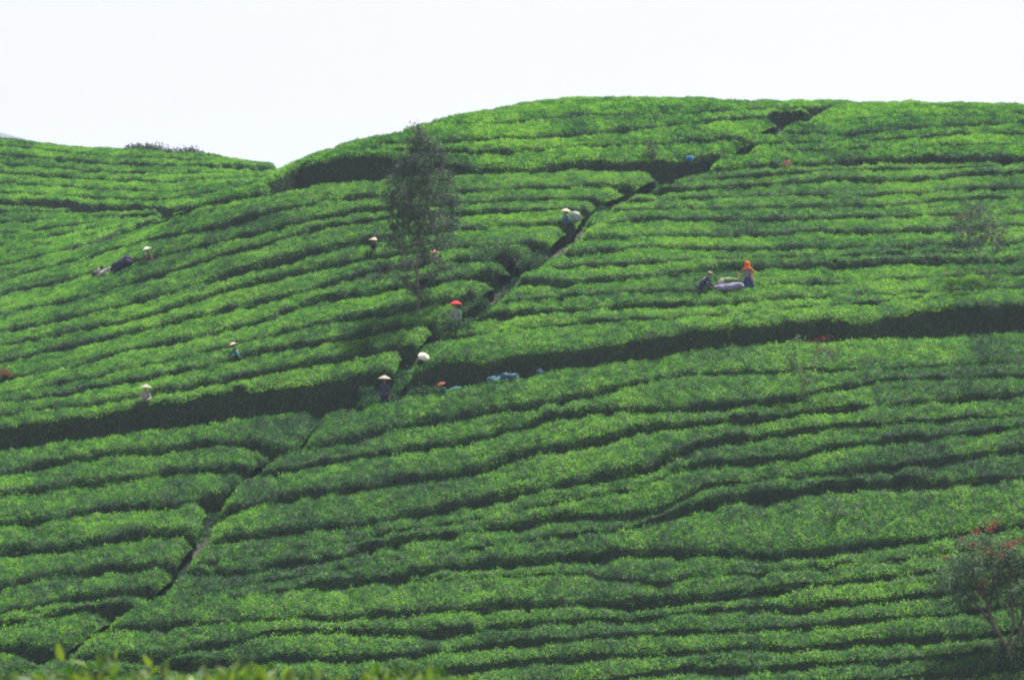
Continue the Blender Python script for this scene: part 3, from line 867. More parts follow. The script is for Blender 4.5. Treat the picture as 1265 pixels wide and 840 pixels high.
def tree(name, label, group, basepx, stems, clusters, mat, bark, leaf, density, r0, flowers=(), flower_mat=None, flower_n=22, cat='tree', squash=1.0, lean=0.55, up=0.0):
    """stems: list of frame polylines; clusters: (x, y, rx, ry) foliage masses in frame units; real depth from the same radii"""
    X, Y = cast(basepx[0], basepx[1], 0.0)
    X, Y = float(X[0]), float(Y[0])
    Z = float(HG(X, Y))
    m = Y / FPX
    o = np.array([X, Y, Z])

    def W(x, y, dep=0.0):
        return np.array([X + (x - basepx[0]) * m, Y + dep, Z + (basepx[1] - y) * m])
    root = tag(empty(name, tuple(o)), label, cat, group)
    vs, fs = [], []
    nodes = []
    for si, st in enumerate(stems):
        dep = 0.0
        pts = []
        for i, (x, y) in enumerate(st):
            pts.append(W(x, y, dep))
            dep += rng.normal(0, .12) * (si > 0)
        pts[0][2] -= .15 if si == 0 else 0
        fine = []
        for i in range(len(pts) - 1):
            seg = wob(pts[i], pts[i + 1], 4, .015)
            fine += list(seg[:-1])
        fine.append(pts[-1])
        r_s = r0 * (1 if si == 0 else .62)
        rad = np.linspace(r_s, r_s * .18, len(fine))
        tube(vs, fs, fine, rad, 8)
        nodes += [(p, r) for p, r in zip(fine, rad)]
    cen = []
    for (x, y, rx, ry) in clusters:
        dp = rng.normal(0, 1) * rx * m * .8
        c = W(x, y, dp)
        cen.append((c, rx * m, ry * m))
        low = [q for q in nodes if q[0][2] < c[2] + .05] or nodes
        p, r = min(low, key=lambda q: np.linalg.norm((q[0] - c) * np.array([1, 1, lean])))
        br_ = wob(p, c, 5, .05)
        tube(vs, fs, br_, np.linspace(min(r * .6, .05), .008, 5), 5)
        for _ in range(5):
            e_ = c + rng.normal(0, .6, 3) * np.array([rx * m, rx * m, ry * m])
            tube(vs, fs, wob(br_[rng.integers(2, 5)], e_, 4, .03), np.linspace(.012, .004, 4), 4)
    mesh_np('trunk', np.array(vs), np.array(fs), bark, root, o, smooth=True)
    bases, nrm = [], []
    for c, rx, ry in cen:
        k = rng.poisson(density * rx * ry * 12)
        # sprays: leaves sit in small tufts, so light shows between them
        nt_ = max(2, k // 14)
        tc = c + rng.normal(0, .46, (nt_, 3)) * np.array([rx, rx, ry])
        q = tc[rng.integers(0, nt_, k)] + rng.normal(0, leaf * .9, (k, 3))
        bases.append(q); nrm.append((q - c) / (np.linalg.norm(q - c, axis=1, keepdims=True) + 1e-6))
    bases = np.concatenate(bases); nrm = np.concatenate(nrm)
    sz = leaf * (.6 + .8 * rng.random(len(bases)))
    co, fa = leaf_blades(bases, nrm, sz, sz * .26, up, .6, rng)
    tone = np.clip(.42 + .25 * rng.normal(0, 1, len(bases)), .02, .98)
    tag(mesh_np('crown', co, fa, mat, root, o, tone=np.repeat(tone, 2)), kind='stuff')
    for (x, y, rr) in flowers:
        c = W(x, y, rng.uniform(-.75, -.35) if rr * m > .09 else rng.normal(0, .2))
        k = flower_n
        b = c + rng.normal(0, 1, (k, 3)) * np.array([rr * m * .8, rr * m * .8, rr * m * .35])
        n_ = rng.normal(0, 1, (k, 3)); n_ /= np.linalg.norm(n_, axis=1, keepdims=True)
        sz = rr * m * .62 * (.6 + .6 * rng.random(k))
        co, fa = leaf_blades(b, n_, sz, sz * .35, .5, .4, rng)
        mesh_np('blossom', co, fa, flower_mat, root, o, tone=np.repeat(rng.random(k), 2))
    return root


tree('slender_tree', 'tall slender grey green tree with feathery crown beside the upper footpath', None, (516, 394),
     [[(516, 394), (517, 365), (515, 330), (519, 290), (518, 250), (522, 210), (519, 175), (516, 152)],
      [(516, 340), (500, 315), (488, 290), (484, 262)], [(518, 300), (538, 270), (552, 245)], [(519, 270), (500, 240), (494, 212)], [(520, 240), (540, 215), (548, 200)]],
     [(515, 160, 7, 9), (521, 168, 10, 9), (511, 177, 12, 10), (531, 178, 14, 11), (519, 187, 18, 10), (498, 200, 13, 12), (541, 196, 13, 12), (516, 204, 22, 12),
      (490, 222, 13, 12), (550, 222, 14, 12), (520, 224, 28, 12), (500, 240, 22, 12), (540, 244, 24, 12), (558, 250, 10, 12), (487, 250, 12, 12), (516, 262, 32, 12),
      (550, 272, 18, 12), (492, 276, 16, 12), (524, 284, 26, 12), (486, 297, 14, 9), (545, 298, 16, 9), (510, 304, 18, 9), (530, 316, 14, 8), (500, 324, 12, 7), (474, 332, 12, 7),
      (550, 330, 9, 6), (462, 342, 8, 5), (535, 340, 10, 6), (500, 345, 10, 5), (510, 360, 9, 6), (525, 364, 8, 6), (506, 376, 6, 5)],
     M_OAK, M_BARK, 0.12, 165, .085)

tree('flowering_tree', 'small spreading tree with orange red blossoms at the lower right corner', None, (1250, 818),
     [[(1250, 818), (1245, 800), (1236, 786), (1226, 768), (1220, 745), (1212, 715), (1200, 690)],
      [(1244, 798), (1252, 775), (1250, 745), (1246, 712), (1240, 685)], [(1250, 806), (1262, 780), (1266, 745), (1272, 705)], [(1232, 778), (1212, 752), (1190, 730), (1170, 716)],
      [(1222, 755), (1228, 720), (1226, 690), (1222, 668)], [(1262, 780), (1285, 745), (1296, 715)]],
     [(1163, 714, 14, 12), (1182, 704, 16, 12), (1178, 728, 14, 11), (1200, 690, 18, 12), (1205, 715, 20, 14), (1218, 672, 15, 11), (1226, 698, 20, 13), (1238, 676, 16, 11),
      (1250, 690, 18, 13), (1246, 715, 18, 13), (1222, 732, 16, 11), (1260, 700, 18, 14), (1278, 695, 18, 16), (1268, 725, 18, 14), (1200, 742, 12, 9), (1292, 725, 18, 16),
      (1250, 745, 13, 10), (1275, 752, 15, 12), (1196, 672, 12, 8), (1188, 748, 9, 7)],
     M_CORAL, M_BARK2, 0.11, 240, .115, flowers=[(1226, 650, 6), (1222, 655, 5), (1206, 658, 6), (1201, 674, 5), (1220, 682, 5), (1244, 674, 6), (1250, 672, 5), (1212, 721, 6), (1207, 732, 5), (1187, 666, 4), (1234, 687, 5), (1262, 668, 5), (1166, 690, 4)],
     flower_mat=M_RED, flower_n=26)

tree('thin_tree', 'thin bare stemmed tree with sparse reddish crown near the right edge', None, (1213, 364),
     [[(1213, 364), (1217, 350), (1219, 342), (1211, 328), (1209, 305), (1206, 280)], [(1219, 343), (1226, 332), (1228, 315), (1224, 290)], [(1210, 320), (1198, 300), (1192, 275)]],
     [(1205, 262, 14, 8), (1190, 272, 14, 8), (1216, 272, 16, 9), (1200, 284, 18, 9), (1222, 288, 16, 9), (1182, 282, 9, 7), (1205, 300, 16, 8), (1232, 300, 10, 8), (1188, 300, 10, 6), (1240, 282, 7, 6), (1210, 362, 9, 6), (1203, 356, 8, 5)],
     M_OAK, M_BARK, 0.12, 105, .055, flowers=[(1195, 266, 5), (1181, 269, 4), (1178, 272, 3), (1219, 296, 5), (1235, 290, 4), (1190, 268, 4)], flower_mat=M_REDLEAF, flower_n=12)

tree('red_tipped_sapling', 'spindly sapling with red leaves at its top below the dark terrace bank', None, (993, 505),
     [[(993, 505), (992, 480), (986, 455), (983, 432), (984, 416)], [(992, 482), (1001, 455), (1008, 436), (1012, 422)], [(1001, 455), (1018, 442), (1024, 432)]],
     [(984, 420, 6, 5), (980, 440, 7, 9), (986, 460, 9, 8), (998, 470, 9, 7), (992, 490, 9, 6), (1008, 445, 9, 5), (1030, 440, 8, 5), (978, 452, 5, 8)],
     M_CORAL, M_BARK, 0.12, 110, .03, flowers=[(1004, 424, 4), (1008, 421, 4), (1016, 419, 4), (1022, 418, 4), (1018, 433, 4), (1026, 434, 4), (1010, 434, 3)], flower_mat=M_RED, flower_n=14)

tree('sapling', 'small grey green sapling standing in the hilltop rows', None, (806, 206),
     [[(806, 206), (805, 190), (804, 176)], [(805, 196), (811, 184)]],
     [(804, 180, 5, 5), (808, 187, 6, 5), (801, 190, 5, 4), (807, 196, 5, 4)], M_OAK, M_BARK, 0.13, 160, .03)
tree('sapling', 'pale wispy sapling in the lower slope rows, right of centre', None, (1034, 662),
     [[(1034, 662), (1032, 640), (1034, 620)], [(1032, 646), (1042, 630)]],
     [(1034, 622, 6, 5), (1029, 634, 6, 5), (1041, 634, 6, 5), (1033, 646, 7, 5), (1040, 650, 8, 5)], M_CORAL, M_BARK, 0.10, 170, .025)
tree('reddish_shrub', 'rusty brown shrub among the rows at the left edge', None, (6, 480),
     [[(6, 480), (5, 468), (3, 460)], [(6, 475), (12, 464)]],
     [(4, 462, 8, 5), (-4, 466, 8, 5), (11, 467, 6, 4)], M_REDLEAF, M_BARK, 0.11, 260, .02, cat='shrub')
for lab, cl in (('dark clipped shrub on the crest of the far left hill', [(160, 187, 6, 3), (168, 186, 7, 4), (178, 187, 8, 4), (188, 187, 8, 4), (197, 188, 6, 3.5)]),
                ('dark low shrub strip right of the clipped shrub on the far left crest', [(209, 189, 7, 3), (222, 190, 8, 3), (236, 191, 8, 3), (248, 193, 7, 2.5)])):
    cl = [(x_, y_ - 1.5, rx_, ry_) for x_, y_, rx_, ry_ in cl]
    tree('crest_shrub', lab, None, (cl[2][0], cl[2][1] + 12), [[(cl[2][0], cl[2][1] + 12), (cl[2][0], cl[2][1])]], cl, M_OAK, M_BARK2, 0.16, 420, .03, cat='shrub')

# overgrown bushes crowding the footpath
M_WILD = leaf_mat('overgrown_tea_leaf', [(0.0, (0.008, 0.024, 0.014)), (0.5, (0.022, 0.066, 0.022)), (1.0, (0.075, 0.170, 0.034))], trans=0.35)
for lab, bp, cl in (
        ('dark overgrown bush left of the footpath, level with the slender tree crown', (612, 332), [(594, 320, 14, 9), (606, 312, 16, 11), (624, 313, 15, 11), (636, 320, 12, 9), (612, 326, 18, 7)]),
        ('dark overgrown bush right of the footpath below the white sack', (662, 334), [(650, 324, 11, 8), (664, 318, 13, 9), (678, 322, 11, 8), (664, 329, 14, 6)]),
        ('green bush standing in front of the red hatted worker', (560, 424), [(550, 408, 10, 7), (560, 402, 11, 8), (572, 404, 10, 8), (562, 413, 14, 6)]),
        ('bushy clump in front of the white hatted worker above the path junction', (524, 478), [(512, 462, 11, 8), (524, 457, 12, 8), (538, 460, 12, 9), (522, 468, 15, 6)]),
        ('dark bush beside the foot of the slender tree', (592, 398), [(582, 384, 10, 8), (594, 378, 11, 8), (604, 386, 9, 7)]),
        ('small bush at the left edge of the upper footpath, near the white sack', (742, 262), [(736, 254, 7, 5), (746, 250, 8, 5), (755, 254, 7, 4)])):
    tree('overgrown_bush', lab, 'overgrown bushes along the upper footpath', bp, [[bp, (bp[0], bp[1] - 8)], [bp, (bp[0] - 7, bp[1] - 10)], [bp, (bp[0] + 7, bp[1] - 10)]],
         cl, M_WILD, M_STEM, 0.085, 900, .022, cat='bush')

# ------------------------------------------------------------------ people at work
def skinned(name, verts, edges, radii, mat, parent, loc=(0, 0, 0), sub=1):
    me = bpy.data.meshes.new(name)
    me.from_pydata([tuple(v) for v in verts], edges, [])
    me.update()
    o = bpy.data.objects.new(name, me)
    COL.objects.link(o)
    o.parent = parent
    md = o.modifiers.new('skin', 'SKIN')
    md.use_smooth_shade = True
    lay = me.skin_vertices[0].data if len(me.skin_vertices) else None
    for i, r in enumerate(radii):
        lay[i].radius = r if isinstance(r, tuple) else (r, r)
        lay[i].use_root = (i == 0)
    if sub:
        ss = o.modifiers.new('subdivision', 'SUBSURF'); ss.levels = sub; ss.render_levels = sub
    me.materials.append(mat)
    return o


def lathe(name, prof, mat, parent, k=20, jit=0.0):
    vs, fs = [], []
    for r, z in prof:
        for j in range(k):
            t = j * 2 * math.pi / k
            q = 1 + jit * rng.normal()
            vs.append((r * q * math.cos(t), r * q * math.sin(t), z))
    for i in range(len(prof) - 1):
        for j in range(k):
            fs.append((i * k + j, i * k + (j + 1) % k, (i + 1) * k + (j + 1) % k, (i + 1) * k + j))
    return mesh_np(name, np.array(vs), np.array(fs), mat, parent, smooth=True)


def person(label, px, ytop, facing, total, lean, hat, hat_mat, shirt, lower, arms='pick', ymin=None, group='tea pickers working on the slope', skirt=False, vest=False):
    """stands on the slope so that the crown of the head covering shows at (px, ytop)"""
    a = RAD(lean)
    top_d = 0.88 + 0.80 * math.cos(a) + (0.05 if hat in ('cone', 'wide') else 0.02)
    sc = total * 1.07 / 1.73
    X, Y = cast(px, ytop, top_d * sc, ymin, None, HG)
    X, Y = float(X[0]), float(Y[0])
    root = tag(empty('person', (X, Y, float(HG(X, Y)))), label, 'person', group)
    root.rotation_euler = (0, 0, RAD(facing))
    root.scale = (sc, sc, sc)
    # shift so that the head, not the feet, stays on the sight line
    hy = 0.70 * math.sin(a) * sc
    root.location.x -= -math.sin(RAD(facing)) * hy
    root.location.y -= math.cos(RAD(facing)) * hy
    root.location.z = float(HG(root.location.x, root.location.y))
    dz = (float(ray(px, ytop)[1]) * Y) - (root.location.z + top_d * sc)
    root.location.z += max(min(dz, 0.25), -0.3)

    def S(d, side=0.0, fwd=0.0):
        return np.array([side, math.sin(a) * d + math.cos(a) * fwd, 0.88 + math.cos(a) * d - math.sin(a) * fwd])
    V, E, R = [], [], []

    def add(p, r, link=None):
        V.append(np.asarray(p, float)); R.append(r)
        if link is not None: E.append((link, len(V) - 1))
        return len(V) - 1
    pel = add(S(0), (.13, .10))
    wai = add(S(.16), (.115, .085), pel)
    che = add(S(.36), (.14, .10), wai)
    nb = add(S(.50), (.055, .055), che)
    nt_ = add(S(.57, fwd=.01), (.045, .05), nb)
    jaw = add(S(.63, fwd=.025), (.062, .075), nt_)
    hd = add(S(.70, fwd=.02), (.076, .092), jaw)
    add(S(.775, fwd=.005), (.055, .065), hd)
    add(S(.675, fwd=.118), .014, hd)                                   # nose
    armp = {}
    for sgn in (-1, 1):
        sh = add(S(.46, sgn * .17), .05, che)
        if arms == 'pick':
            el = S(.22, sgn * .25, .10); wr = S(.16, sgn * .15, .36)
        elif arms == 'wide':
            el = S(.26, sgn * .38, .05); wr = S(.10, sgn * .34, .26)
        elif arms == 'hang':
            el = S(.17, sgn * .24, .0); wr = S(-.08, sgn * .25, .08)
        else:
            el = S(.26, sgn * .22, .22); wr = S(.30, sgn * .16, .48)
        e_ = add(el, .038, sh); w_ = add(wr, .026, e_)
        armp[sgn] = (S(.46, sgn * .17), el, wr)
        dv = (wr - el) / np.linalg.norm(wr - el)
        pm = add(wr + dv * .07, (.036, .02), w_)
        sd_ = np.cross(dv, [0, 0, 1.0]); sd_ /= np.linalg.norm(sd_) + 1e-9
        dn = np.array([0, 0, -1.0])
        for k, ln in enumerate((.062, .072, .068, .052)):
            b_ = wr + dv * .085 + sd_ * (k - 1.5) * .021
            f1 = add(b_ + dv * ln * .55 + dn * .006, .009, pm)
            add(b_ + dv * ln * .9 + dn * (.03 + .004 * k), .008, f1)
        t1 = add(wr + dv * .05 - sd_ * sgn * .05, .010, w_)
        add(wr + dv * .085 - sd_ * sgn * .062 + dn * .012, .009, t1)
    legp = {}
    for sgn in (-1, 1):
        hp = add((sgn * .095, 0, .84), .082, pel)
        kn = add((sgn * .11, .04, .46), .056, hp)
        an = add((sgn * .115, -.01, .07), .035, kn)
        add((sgn * .125, .14, .035), (.035, .025), an)
        legp[sgn] = 1
    skinned('body', V, E, R, M_SKIN, root)
    # shirt over trunk and arms
    V2, E2, R2 = [S(-.04), S(.16), S(.36), S(.485)], [(0, 1), (1, 2), (2, 3)], [(.155, .125), (.14, .108), (.163, .122), (.075, .07)]
    for sgn in (-1, 1):
        sh, el, wr = armp[sgn]
        k = len(V2)
        V2 += [sh, el, el + (wr - el) * .85]; E2 += [(2, k), (k, k + 1), (k + 1, k + 2)]; R2 += [.066, .054, .042]
    skinned('shirt', V2, E2, R2, shirt, root)
    if skirt:
        k = 14
        prof = [(.15, .98), (.21, .84), (.26, .60), (.28, .35), (.28, .20)]
        lathe('skirt', prof, lower, root, 16, .03)
    else:
        V3 = [(0, 0, .90), (-.095, 0, .84), (-.11, .04, .46), (-.115, 0, .14), (.095, 0, .84), (.11, .04, .46), (.115, 0, .14)]
        skinned('trousers', V3, [(0, 1), (1, 2), (2, 3), (0, 4), (4, 5), (5, 6)], [(.15, .125), .105, .078, .06, .105, .078, .06], lower, root)
    if vest:
        skinned('apron', [S(-.08, 0, .03), S(.16, 0, .03), S(.36, 0, .03), S(.44, 0, .03)], [(0, 1), (1, 2), (2, 3)], [(.18, .13), (.15, .115), (.165, .125), (.11, .10)], C_LILAC, root)
    for sgn in (-1, 1):
        ev = lathe('eye', [(.0, -.009), (.009, 0), (.0, .009)], M_HAIR, root, 6)
        ev.location = Vector(S(.70, sgn * .032, .104))
    if hat == 'cone':
        ho = lathe('conical_hat', [(.0, .135), (.03, .125), (.12, .075), (.235, .0), (.24, -.012), (.225, -.008), (.11, .055), (.0, .10)], hat_mat, root, 22, .012)
    elif hat == 'wide':
        ho = lathe('straw_hat', [(.0, .115), (.06, .11), (.10, .085), (.125, .03), (.26, -.015), (.262, -.028), (.12, .012), (.09, .05), (.0, .09)], hat_mat, root, 22, .012)
    elif hat == 'scarf':
        ho = lathe('headscarf', [(.0, .105), (.06, .09), (.105, .04), (.118, -.03), (.105, -.10), (.13, -.17), (.19, -.25), (.185, -.26), (.11, -.17), (.09, -.10)], hat_mat, root, 18, .04)
    elif hat == 'cap':
        ho = lathe('cap', [(.0, .10), (.06, .09), (.10, .05), (.112, .0), (.155, -.012), (.155, -.02), (.105, -.01)], hat_mat, root, 18, .01)
    else:
        ho = lathe('hair', [(.0, .10), (.06, .088), (.098, .04), (.104, -.03), (.09, -.09), (.06, -.12), (.05, -.08)], hat_mat, root, 16, .03)
    off = S(.755 if hat in ('cone', 'wide') else .70, fwd=(.0 if hat in ('cone', 'wide', 'cap') else -.012))
    ho.location = Vector(off)
    if hat in ('cone', 'wide'): ho.scale = (1.3, 1.3, 1.15)
    ho.rotation_euler = (-a * .7, rng.normal(0, .05), 0)
    return root


C_NAVY = cloth('navy_cloth', (0.035, 0.045, 0.12)); C_SLATE = cloth('slate_cloth', (0.055, 0.065, 0.10)); C_BLUE = cloth('blue_cloth', (0.06, 0.14, 0.50))
C_TEAL = cloth('teal_cloth', (0.02, 0.16, 0.15)); C_GREY = cloth('grey_cloth', (0.34, 0.33, 0.34)); C_PALE = cloth('pale_green_cloth', (0.26, 0.32, 0.27))
C_PINK = cloth('pink_cloth', (0.52, 0.22, 0.17)); C_DARK = cloth('dark_cloth', (0.03, 0.03, 0.045)); C_TAN = cloth('tan_cloth', (0.34, 0.19, 0.09))
C_ORANGE = cloth('orange_cloth', (0.80, 0.14, 0.02)); C_MAUVE = cloth('mauve_cloth', (0.20, 0.13, 0.15)); C_WHITE = cloth('white_cloth', (0.45, 0.44, 0.42), .8)
H_RED = cloth('red_hat', (0.62, 0.05, 0.06)); H_WHITE = cloth('white_hat', (0.56, 0.54, 0.47), .85); H_GREY = cloth('grey_straw_hat', (0.34, 0.30, 0.26)); H_BROWN = cloth('brown_hat', (0.22, 0.085, 0.06))
H_STRAW = M_STRAW; C_LILAC = cloth('lilac_tarp', (0.20, 0.19, 0.29)); H_DULL = cloth('dull_cap', (0.24, 0.20, 0.17)); C_GREEN = cloth('green_cloth', (0.05, 0.20, 0.13))

person('person in orange headscarf and dark apron standing over grey tarp', 923, 322, 150, 1.82, 10, 'scarf', C_ORANGE, C_TAN, C_NAVY, 'wide', skirt=True, vest=True)
person('person in navy shirt and dull cap bending at left end of grey tarp', 877, 335, -70, 1.80, 38, 'cap', H_DULL, C_NAVY, C_SLATE, 'reach')
person('person in blue clothes and straw hat beside the white sack', 699, 259, -60, 1.60, 8, 'cone', H_STRAW, C_BLUE, C_BLUE, 'pick')
person('person in pale hat stooping right of the dark bundle on left slope', 181, 306, 100, 1.55, 30, 'wide', H_WHITE, C_MAUVE, C_SLATE, 'reach')
person('person with dark hair crouching at left end of the dark bundle', 126, 328, -80, 1.35, 50, 'hair', M_HAIR, C_GREY, C_SLATE, 'pick')
person('person in red conical hat and pale shirt on the upper footpath', 563, 373, 170, 1.60, 6, 'cone', H_RED, C_PALE, C_GREY, 'hang')
person('person in white hat almost hidden in hedge above the path junction', 523, 439, 200, 1.45, 66, 'cone', H_WHITE, C_PALE, C_SLATE, 'pick')
person('person in dark clothes and brown conical hat standing on dirt path', 475, 465, 170, 1.62, 3, 'cone', H_GREY, C_SLATE, C_NAVY, 'hang')
person('person in straw hat and teal shirt reaching left among the rows', 288, 424, 60, 1.50, 28, 'wide', H_STRAW, C_TEAL, C_DARK, 'reach')
person('person in grey conical hat and pale shirt above left terrace bank', 180, 476, 180, 1.55, 8, 'cone', H_GREY, C_GREY, C_MAUVE, 'pick')
person('person in pale hat and dark shirt left of the tall slender tree', 462, 294, 190, 1.30, 12, 'wide', H_STRAW, C_DARK, C_SLATE, 'pick')
person('person in pale shirt half hidden behind crown of the slender tree', 537, 310, 180, 1.25, 15, 'cone', C_PINK, C_WHITE, C_SLATE, 'pick')
person('person with dark hair and pink shirt beside the hilltop bank', 972, 193, 170, 1.35, 5, 'hair', M_HAIR, C_PINK, C_DARK, 'hang')
person('person in reddish brown hat and green shirt sunk behind the lower hedge', 545, 473, 120, 1.25, 35, 'cone', H_BROWN, C_GREEN, C_SLATE, 'pick')


# ------------------------------------------------------------------ sacks, tarps, leaf piles
def bundle(name, label, cat, px, ytop, w, hgt, depth, mat, tilt=0.0, seed=0, h=HEDGE_H, sharp=2.6, crease=.16, group=None, back=.35, flat=.0):
    """a sagging cloth bundle: w and hgt in frame units at its own distance; its underside rests on what lies below"""
    X, Y = cast(px, ytop + hgt, h)
    X, Y = float(X[0]), float(Y[0]) + back
    m = Y / FPX
    zt = float(ray(px, ytop)[1]) * Y
    X = float(ray(px, ytop)[0]) * Y
    zb = zt - hgt * m
    nu, nv = 36, 20
    u = np.linspace(0, 2 * math.pi, nu, endpoint=False)[None, :]; v = np.linspace(0, math.pi, nv)[:, None]
    sg = lambda t, e: np.sign(t) * np.abs(t) ** (2 / e)
    x = sg(np.sin(v), sharp) * sg(np.cos(u), sharp) * w * m / 2
    y = sg(np.sin(v), sharp) * sg(np.sin(u), sharp) * depth / 2
    z = sg(np.cos(v), sharp) * np.ones_like(u) * (zt - zb) / 2
    n1 = fnoise(x * 2.6 + seed * 3.1 + 7, z * 2.6 + y * 2 + 3) - .5
    n2 = fnoise((x + z) * 7 + seed, (y - x) * 7 + 40) - .5
    k = 1 + crease * 4.2 * n1 + crease * 2.2 * n2
    x, y, z = x * k, y * k, z * k
    if flat:
        z = z * (1 - flat * np.abs(x / (w * m / 2)) ** 1.5)
    x, z = x, z + x * math.tan(tilt)
    V = np.stack([x + X, y + Y, z + (zt + zb) / 2], -1).reshape(-1, 3)
    F = []
    for i in range(nv - 1):
        for j in range(nu):
            F.append((i * nu + j, i * nu + (j + 1) % nu, (i + 1) * nu + (j + 1) % nu, (i + 1) * nu + j))
    o = mesh_np(name, V, np.array(F), mat, None, (X, Y, zb), smooth=True)
    return tag(o, label, cat, group)


C_SACK = surf_mat('white_woven_sack', (0.22, 0.27, 0.28), (0.42, 0.46, 0.47), scale=5, rough=.7, trans=.25)
C_BTARP = surf_mat('blue_tarp', (0.022, 0.055, 0.09), (0.06, 0.11, 0.16), scale=4, rough=.9, spec=.03); C_CHAR = cloth('charcoal_tarp', (0.045, 0.045, 0.075)); C_PTARP = cloth('pale_mauve_tarp', (0.30, 0.27, 0.31))
C_BSACK = cloth('bright_blue_sack', (0.06, 0.20, 0.42)); C_AQUA = cloth('aqua_cloth', (0.05, 0.13, 0.11))
bundle('tarp', 'lilac grey tarp bundle spread between the two bending workers', 'tarp', 900, 350, 38, 11, .8, C_LILAC, tilt=.08, seed=1)
bundle('leaf_pile', 'heap of picked green leaves lying on the grey tarp', 'leaf pile', 899, 343, 26, 10, .5, surf_mat('picked_leaf', (0.06, 0.12, 0.03), (0.16, 0.24, 0.07), scale=12, bump=.8), tilt=-.05, seed=2, back=.5, crease=.25)
bundle('cloth', 'small white cloth at left end of the grey tarp', 'cloth', 890, 345, 7, 9, .25, C_WHITE, tilt=.3, seed=3, back=.2)
bundle('white_sack', 'tall white woven sack standing right of the blue clothed worker', 'sack', 711, 261, 13, 14, .5, C_SACK, seed=4, sharp=2.8, crease=.13)
bundle('dark_bundle', 'long charcoal cloth bundle lying on the left slope rows', 'bundle', 151, 319, 27, 15, .7, C_CHAR, tilt=.42, seed=5)
bundle('pale_tarp', 'pale mauve tarp end trailing left of the dark bundle', 'tarp', 132, 332, 22, 9, .6, C_PTARP, tilt=.40, seed=6)
bundle('blue_tarp', 'crumpled blue tarp lying at foot of the dark terrace bank', 'tarp', 622, 463, 30, 12, .9, C_BTARP, tilt=.14, seed=7, crease=.3, back=.7)
bundle('blue_tarp', 'folded blue tarp left of the crumpled tarp under the bank', 'tarp', 608, 466, 12, 10, .5, C_BTARP, tilt=.2, seed=8, crease=.3, back=.7)
bundle('blue_tarp', 'small peaked blue tarp right of the crumpled tarp under the bank', 'tarp', 667, 456, 8, 9, .4, C_BTARP, seed=9, crease=.25, sharp=1.6, back=.7)
bundle('aqua_cloth', 'aqua cloth lying right of the brown hatted worker', 'cloth', 563, 477, 18, 9, .5, C_AQUA, tilt=.25, seed=10, crease=.25, back=.6)
bundle('blue_sack', 'bright blue sack on the hedge edge left of hilltop footpath', 'sack', 852, 193, 10, 6, .35, C_BSACK, seed=11, back=.2)

# ------------------------------------------------------------------ tea bush right in front of the camera
M_NEAR = leaf_mat('near_tea_leaf', [(0.0, (0.012, 0.035, 0.010)), (0.5, (0.035, 0.090, 0.014)), (1.0, (0.12, 0.18, 0.03))], trans=0.40, patch_scale=3.0)


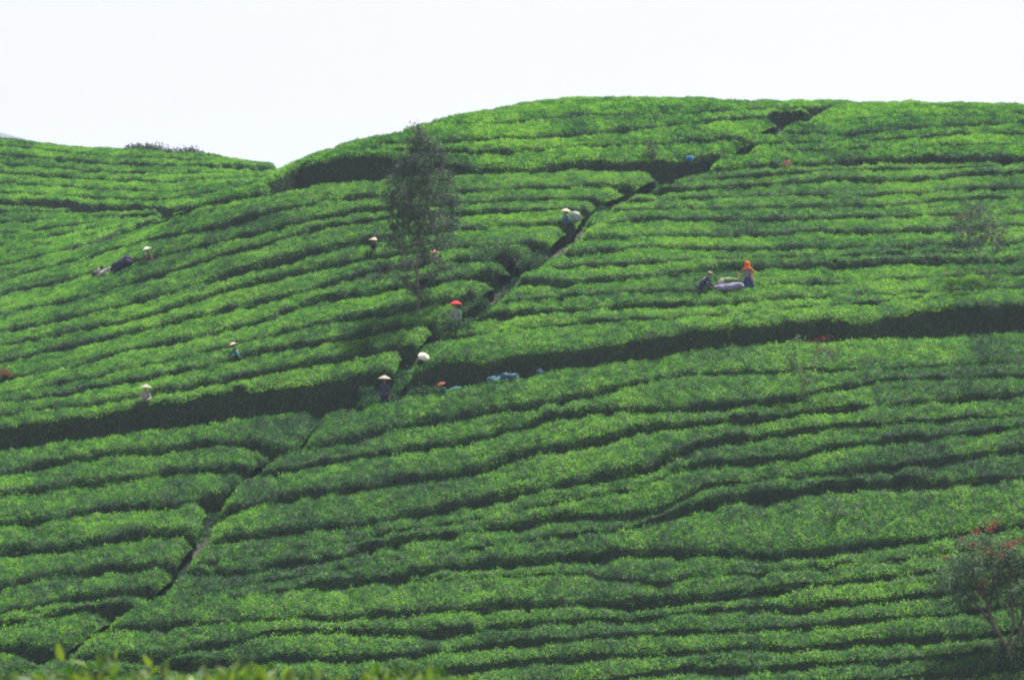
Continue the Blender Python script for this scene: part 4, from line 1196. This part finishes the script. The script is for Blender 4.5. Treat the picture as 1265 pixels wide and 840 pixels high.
def near_bush(label, xa, xb, ytop, Y, n):
    m = Y / FPX
    cxm = float(ray((xa + xb) / 2, 830)[0]) * Y
    g = float(np.interp(Y, [0, 8, 16, 24], [-1.65, -1.8, -2.0, -3.2]))
    o = np.array([cxm, Y, g])
    root = tag(empty('tea_bush', tuple(o)), label, 'tea bush', 'tea bushes just in front of the camera')
    ww = (xb - xa) * m / 2
    vs, fs = [], []
    tips = []
    for k in range(46):
        fx_ = rng.uniform(-1, 1); fd = rng.uniform(-.45, .45)
        px_ = (xa + xb) / 2 + fx_ * (xb - xa) / 2
        yt = ytop + 9 * (fnoise(px_ / 34.0, 3.3 + Y) - .5) * 2 + abs(fx_) ** 4 * 5 + 8 - min(rng.exponential(7.0), 26)
        zt = float(ray(px_, yt)[1]) * Y
        tip = np.array([cxm + fx_ * ww, Y + fd, zt - abs(fd) * .10])
        st = np.array([cxm + fx_ * ww * .4, Y + fd * .3, g])
        tube(vs, fs, wob(st, tip, 6, .03), np.linspace(.012, .002, 6), 5)
        tips.append(tip)
    mesh_np('stems', np.array(vs), np.array(fs), M_STEM, root, o, smooth=True)
    tips = np.array(tips)
    ti = rng.integers(0, len(tips), n)
    base = tips[ti] + rng.normal(0, 1, (n, 3)) * np.array([.045, .06, .02])
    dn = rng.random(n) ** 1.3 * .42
    base[:, 2] -= dn
    base[:, :2] += rng.normal(0, .05, (n, 2)) * (dn[:, None] / .2)
    L_ = rng.uniform(.045, .085, n)
    d = np.stack([rng.normal(0, .8, n), rng.normal(0, .8, n), .75 - dn * 1.6 + rng.normal(0, .3, n)], 1)
    d /= np.linalg.norm(d, axis=1, keepdims=True)
    s_ = np.cross(d, rng.normal(0, 1, (n, 3))); s_ /= np.linalg.norm(s_, axis=1, keepdims=True)
    q = np.cross(d, s_)
    prof = [(0, .05), (.3, .22), (.62, .20), (1.0, .0)]
    V = np.empty((n, 12, 3))
    for a_, (t, w) in enumerate(prof):
        c = base + d * (L_ * t)[:, None] - q * (L_ * .22 * t * t)[:, None]
        V[:, a_ * 3] = c + s_ * (L_ * w)[:, None] + q * (L_ * w * .35)[:, None]
        V[:, a_ * 3 + 1] = c
        V[:, a_ * 3 + 2] = c - s_ * (L_ * w)[:, None] + q * (L_ * w * .35)[:, None]
    f = []
    for a_ in range(3):
        for b_ in range(2):
            f.append((a_ * 3 + b_, a_ * 3 + b_ + 1, a_ * 3 + b_ + 4, a_ * 3 + b_ + 3))
    F = (np.array(f)[None] + (np.arange(n) * 12)[:, None, None]).reshape(-1, 4)
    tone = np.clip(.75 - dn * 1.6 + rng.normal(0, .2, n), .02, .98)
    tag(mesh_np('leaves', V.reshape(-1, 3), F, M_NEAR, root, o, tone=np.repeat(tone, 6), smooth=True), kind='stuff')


near_bush('blurred tea bush close to the camera at bottom left corner', -60, 190, 838, 14.0, 1300)
near_bush('blurred tea bush close to the camera, middle one along bottom edge', 170, 390, 838, 13.2, 1200)
near_bush('blurred tea bush close to the camera, rightmost along bottom edge', 370, 570, 841, 14.4, 1000)

# ------------------------------------------------------------------ haze over the valley
hz = bmesh.new()
bmesh.ops.create_cube(hz, size=1.0)
zmin, zmax = float(ZZ.min()) - 1.0, float(ZZ.max()) + 3.0
me = bpy.data.meshes.new('haze')
for v in hz.verts:
    v.co = ((v.co.x) * 9100, 2050 + v.co.y * 5000, zmin + (v.co.z + .5) * (zmax - zmin))
hz.to_mesh(me); hz.free()
m, N, L = new_mat('haze')
o_ = N.new('ShaderNodeOutputMaterial'); pv = N.new('ShaderNodeVolumePrincipled')
pv.inputs['Color'].default_value = (0.62, 0.71, 1.0, 1)
pv.inputs['Density'].default_value = 0.00018
pv.inputs['Anisotropy'].default_value = 0.3
L.new(pv.outputs[0], o_.inputs['Volume'])
me.materials.append(m)
haze = bpy.data.objects.new('haze', me)
COL.objects.link(haze)
tag(haze, kind='stuff')
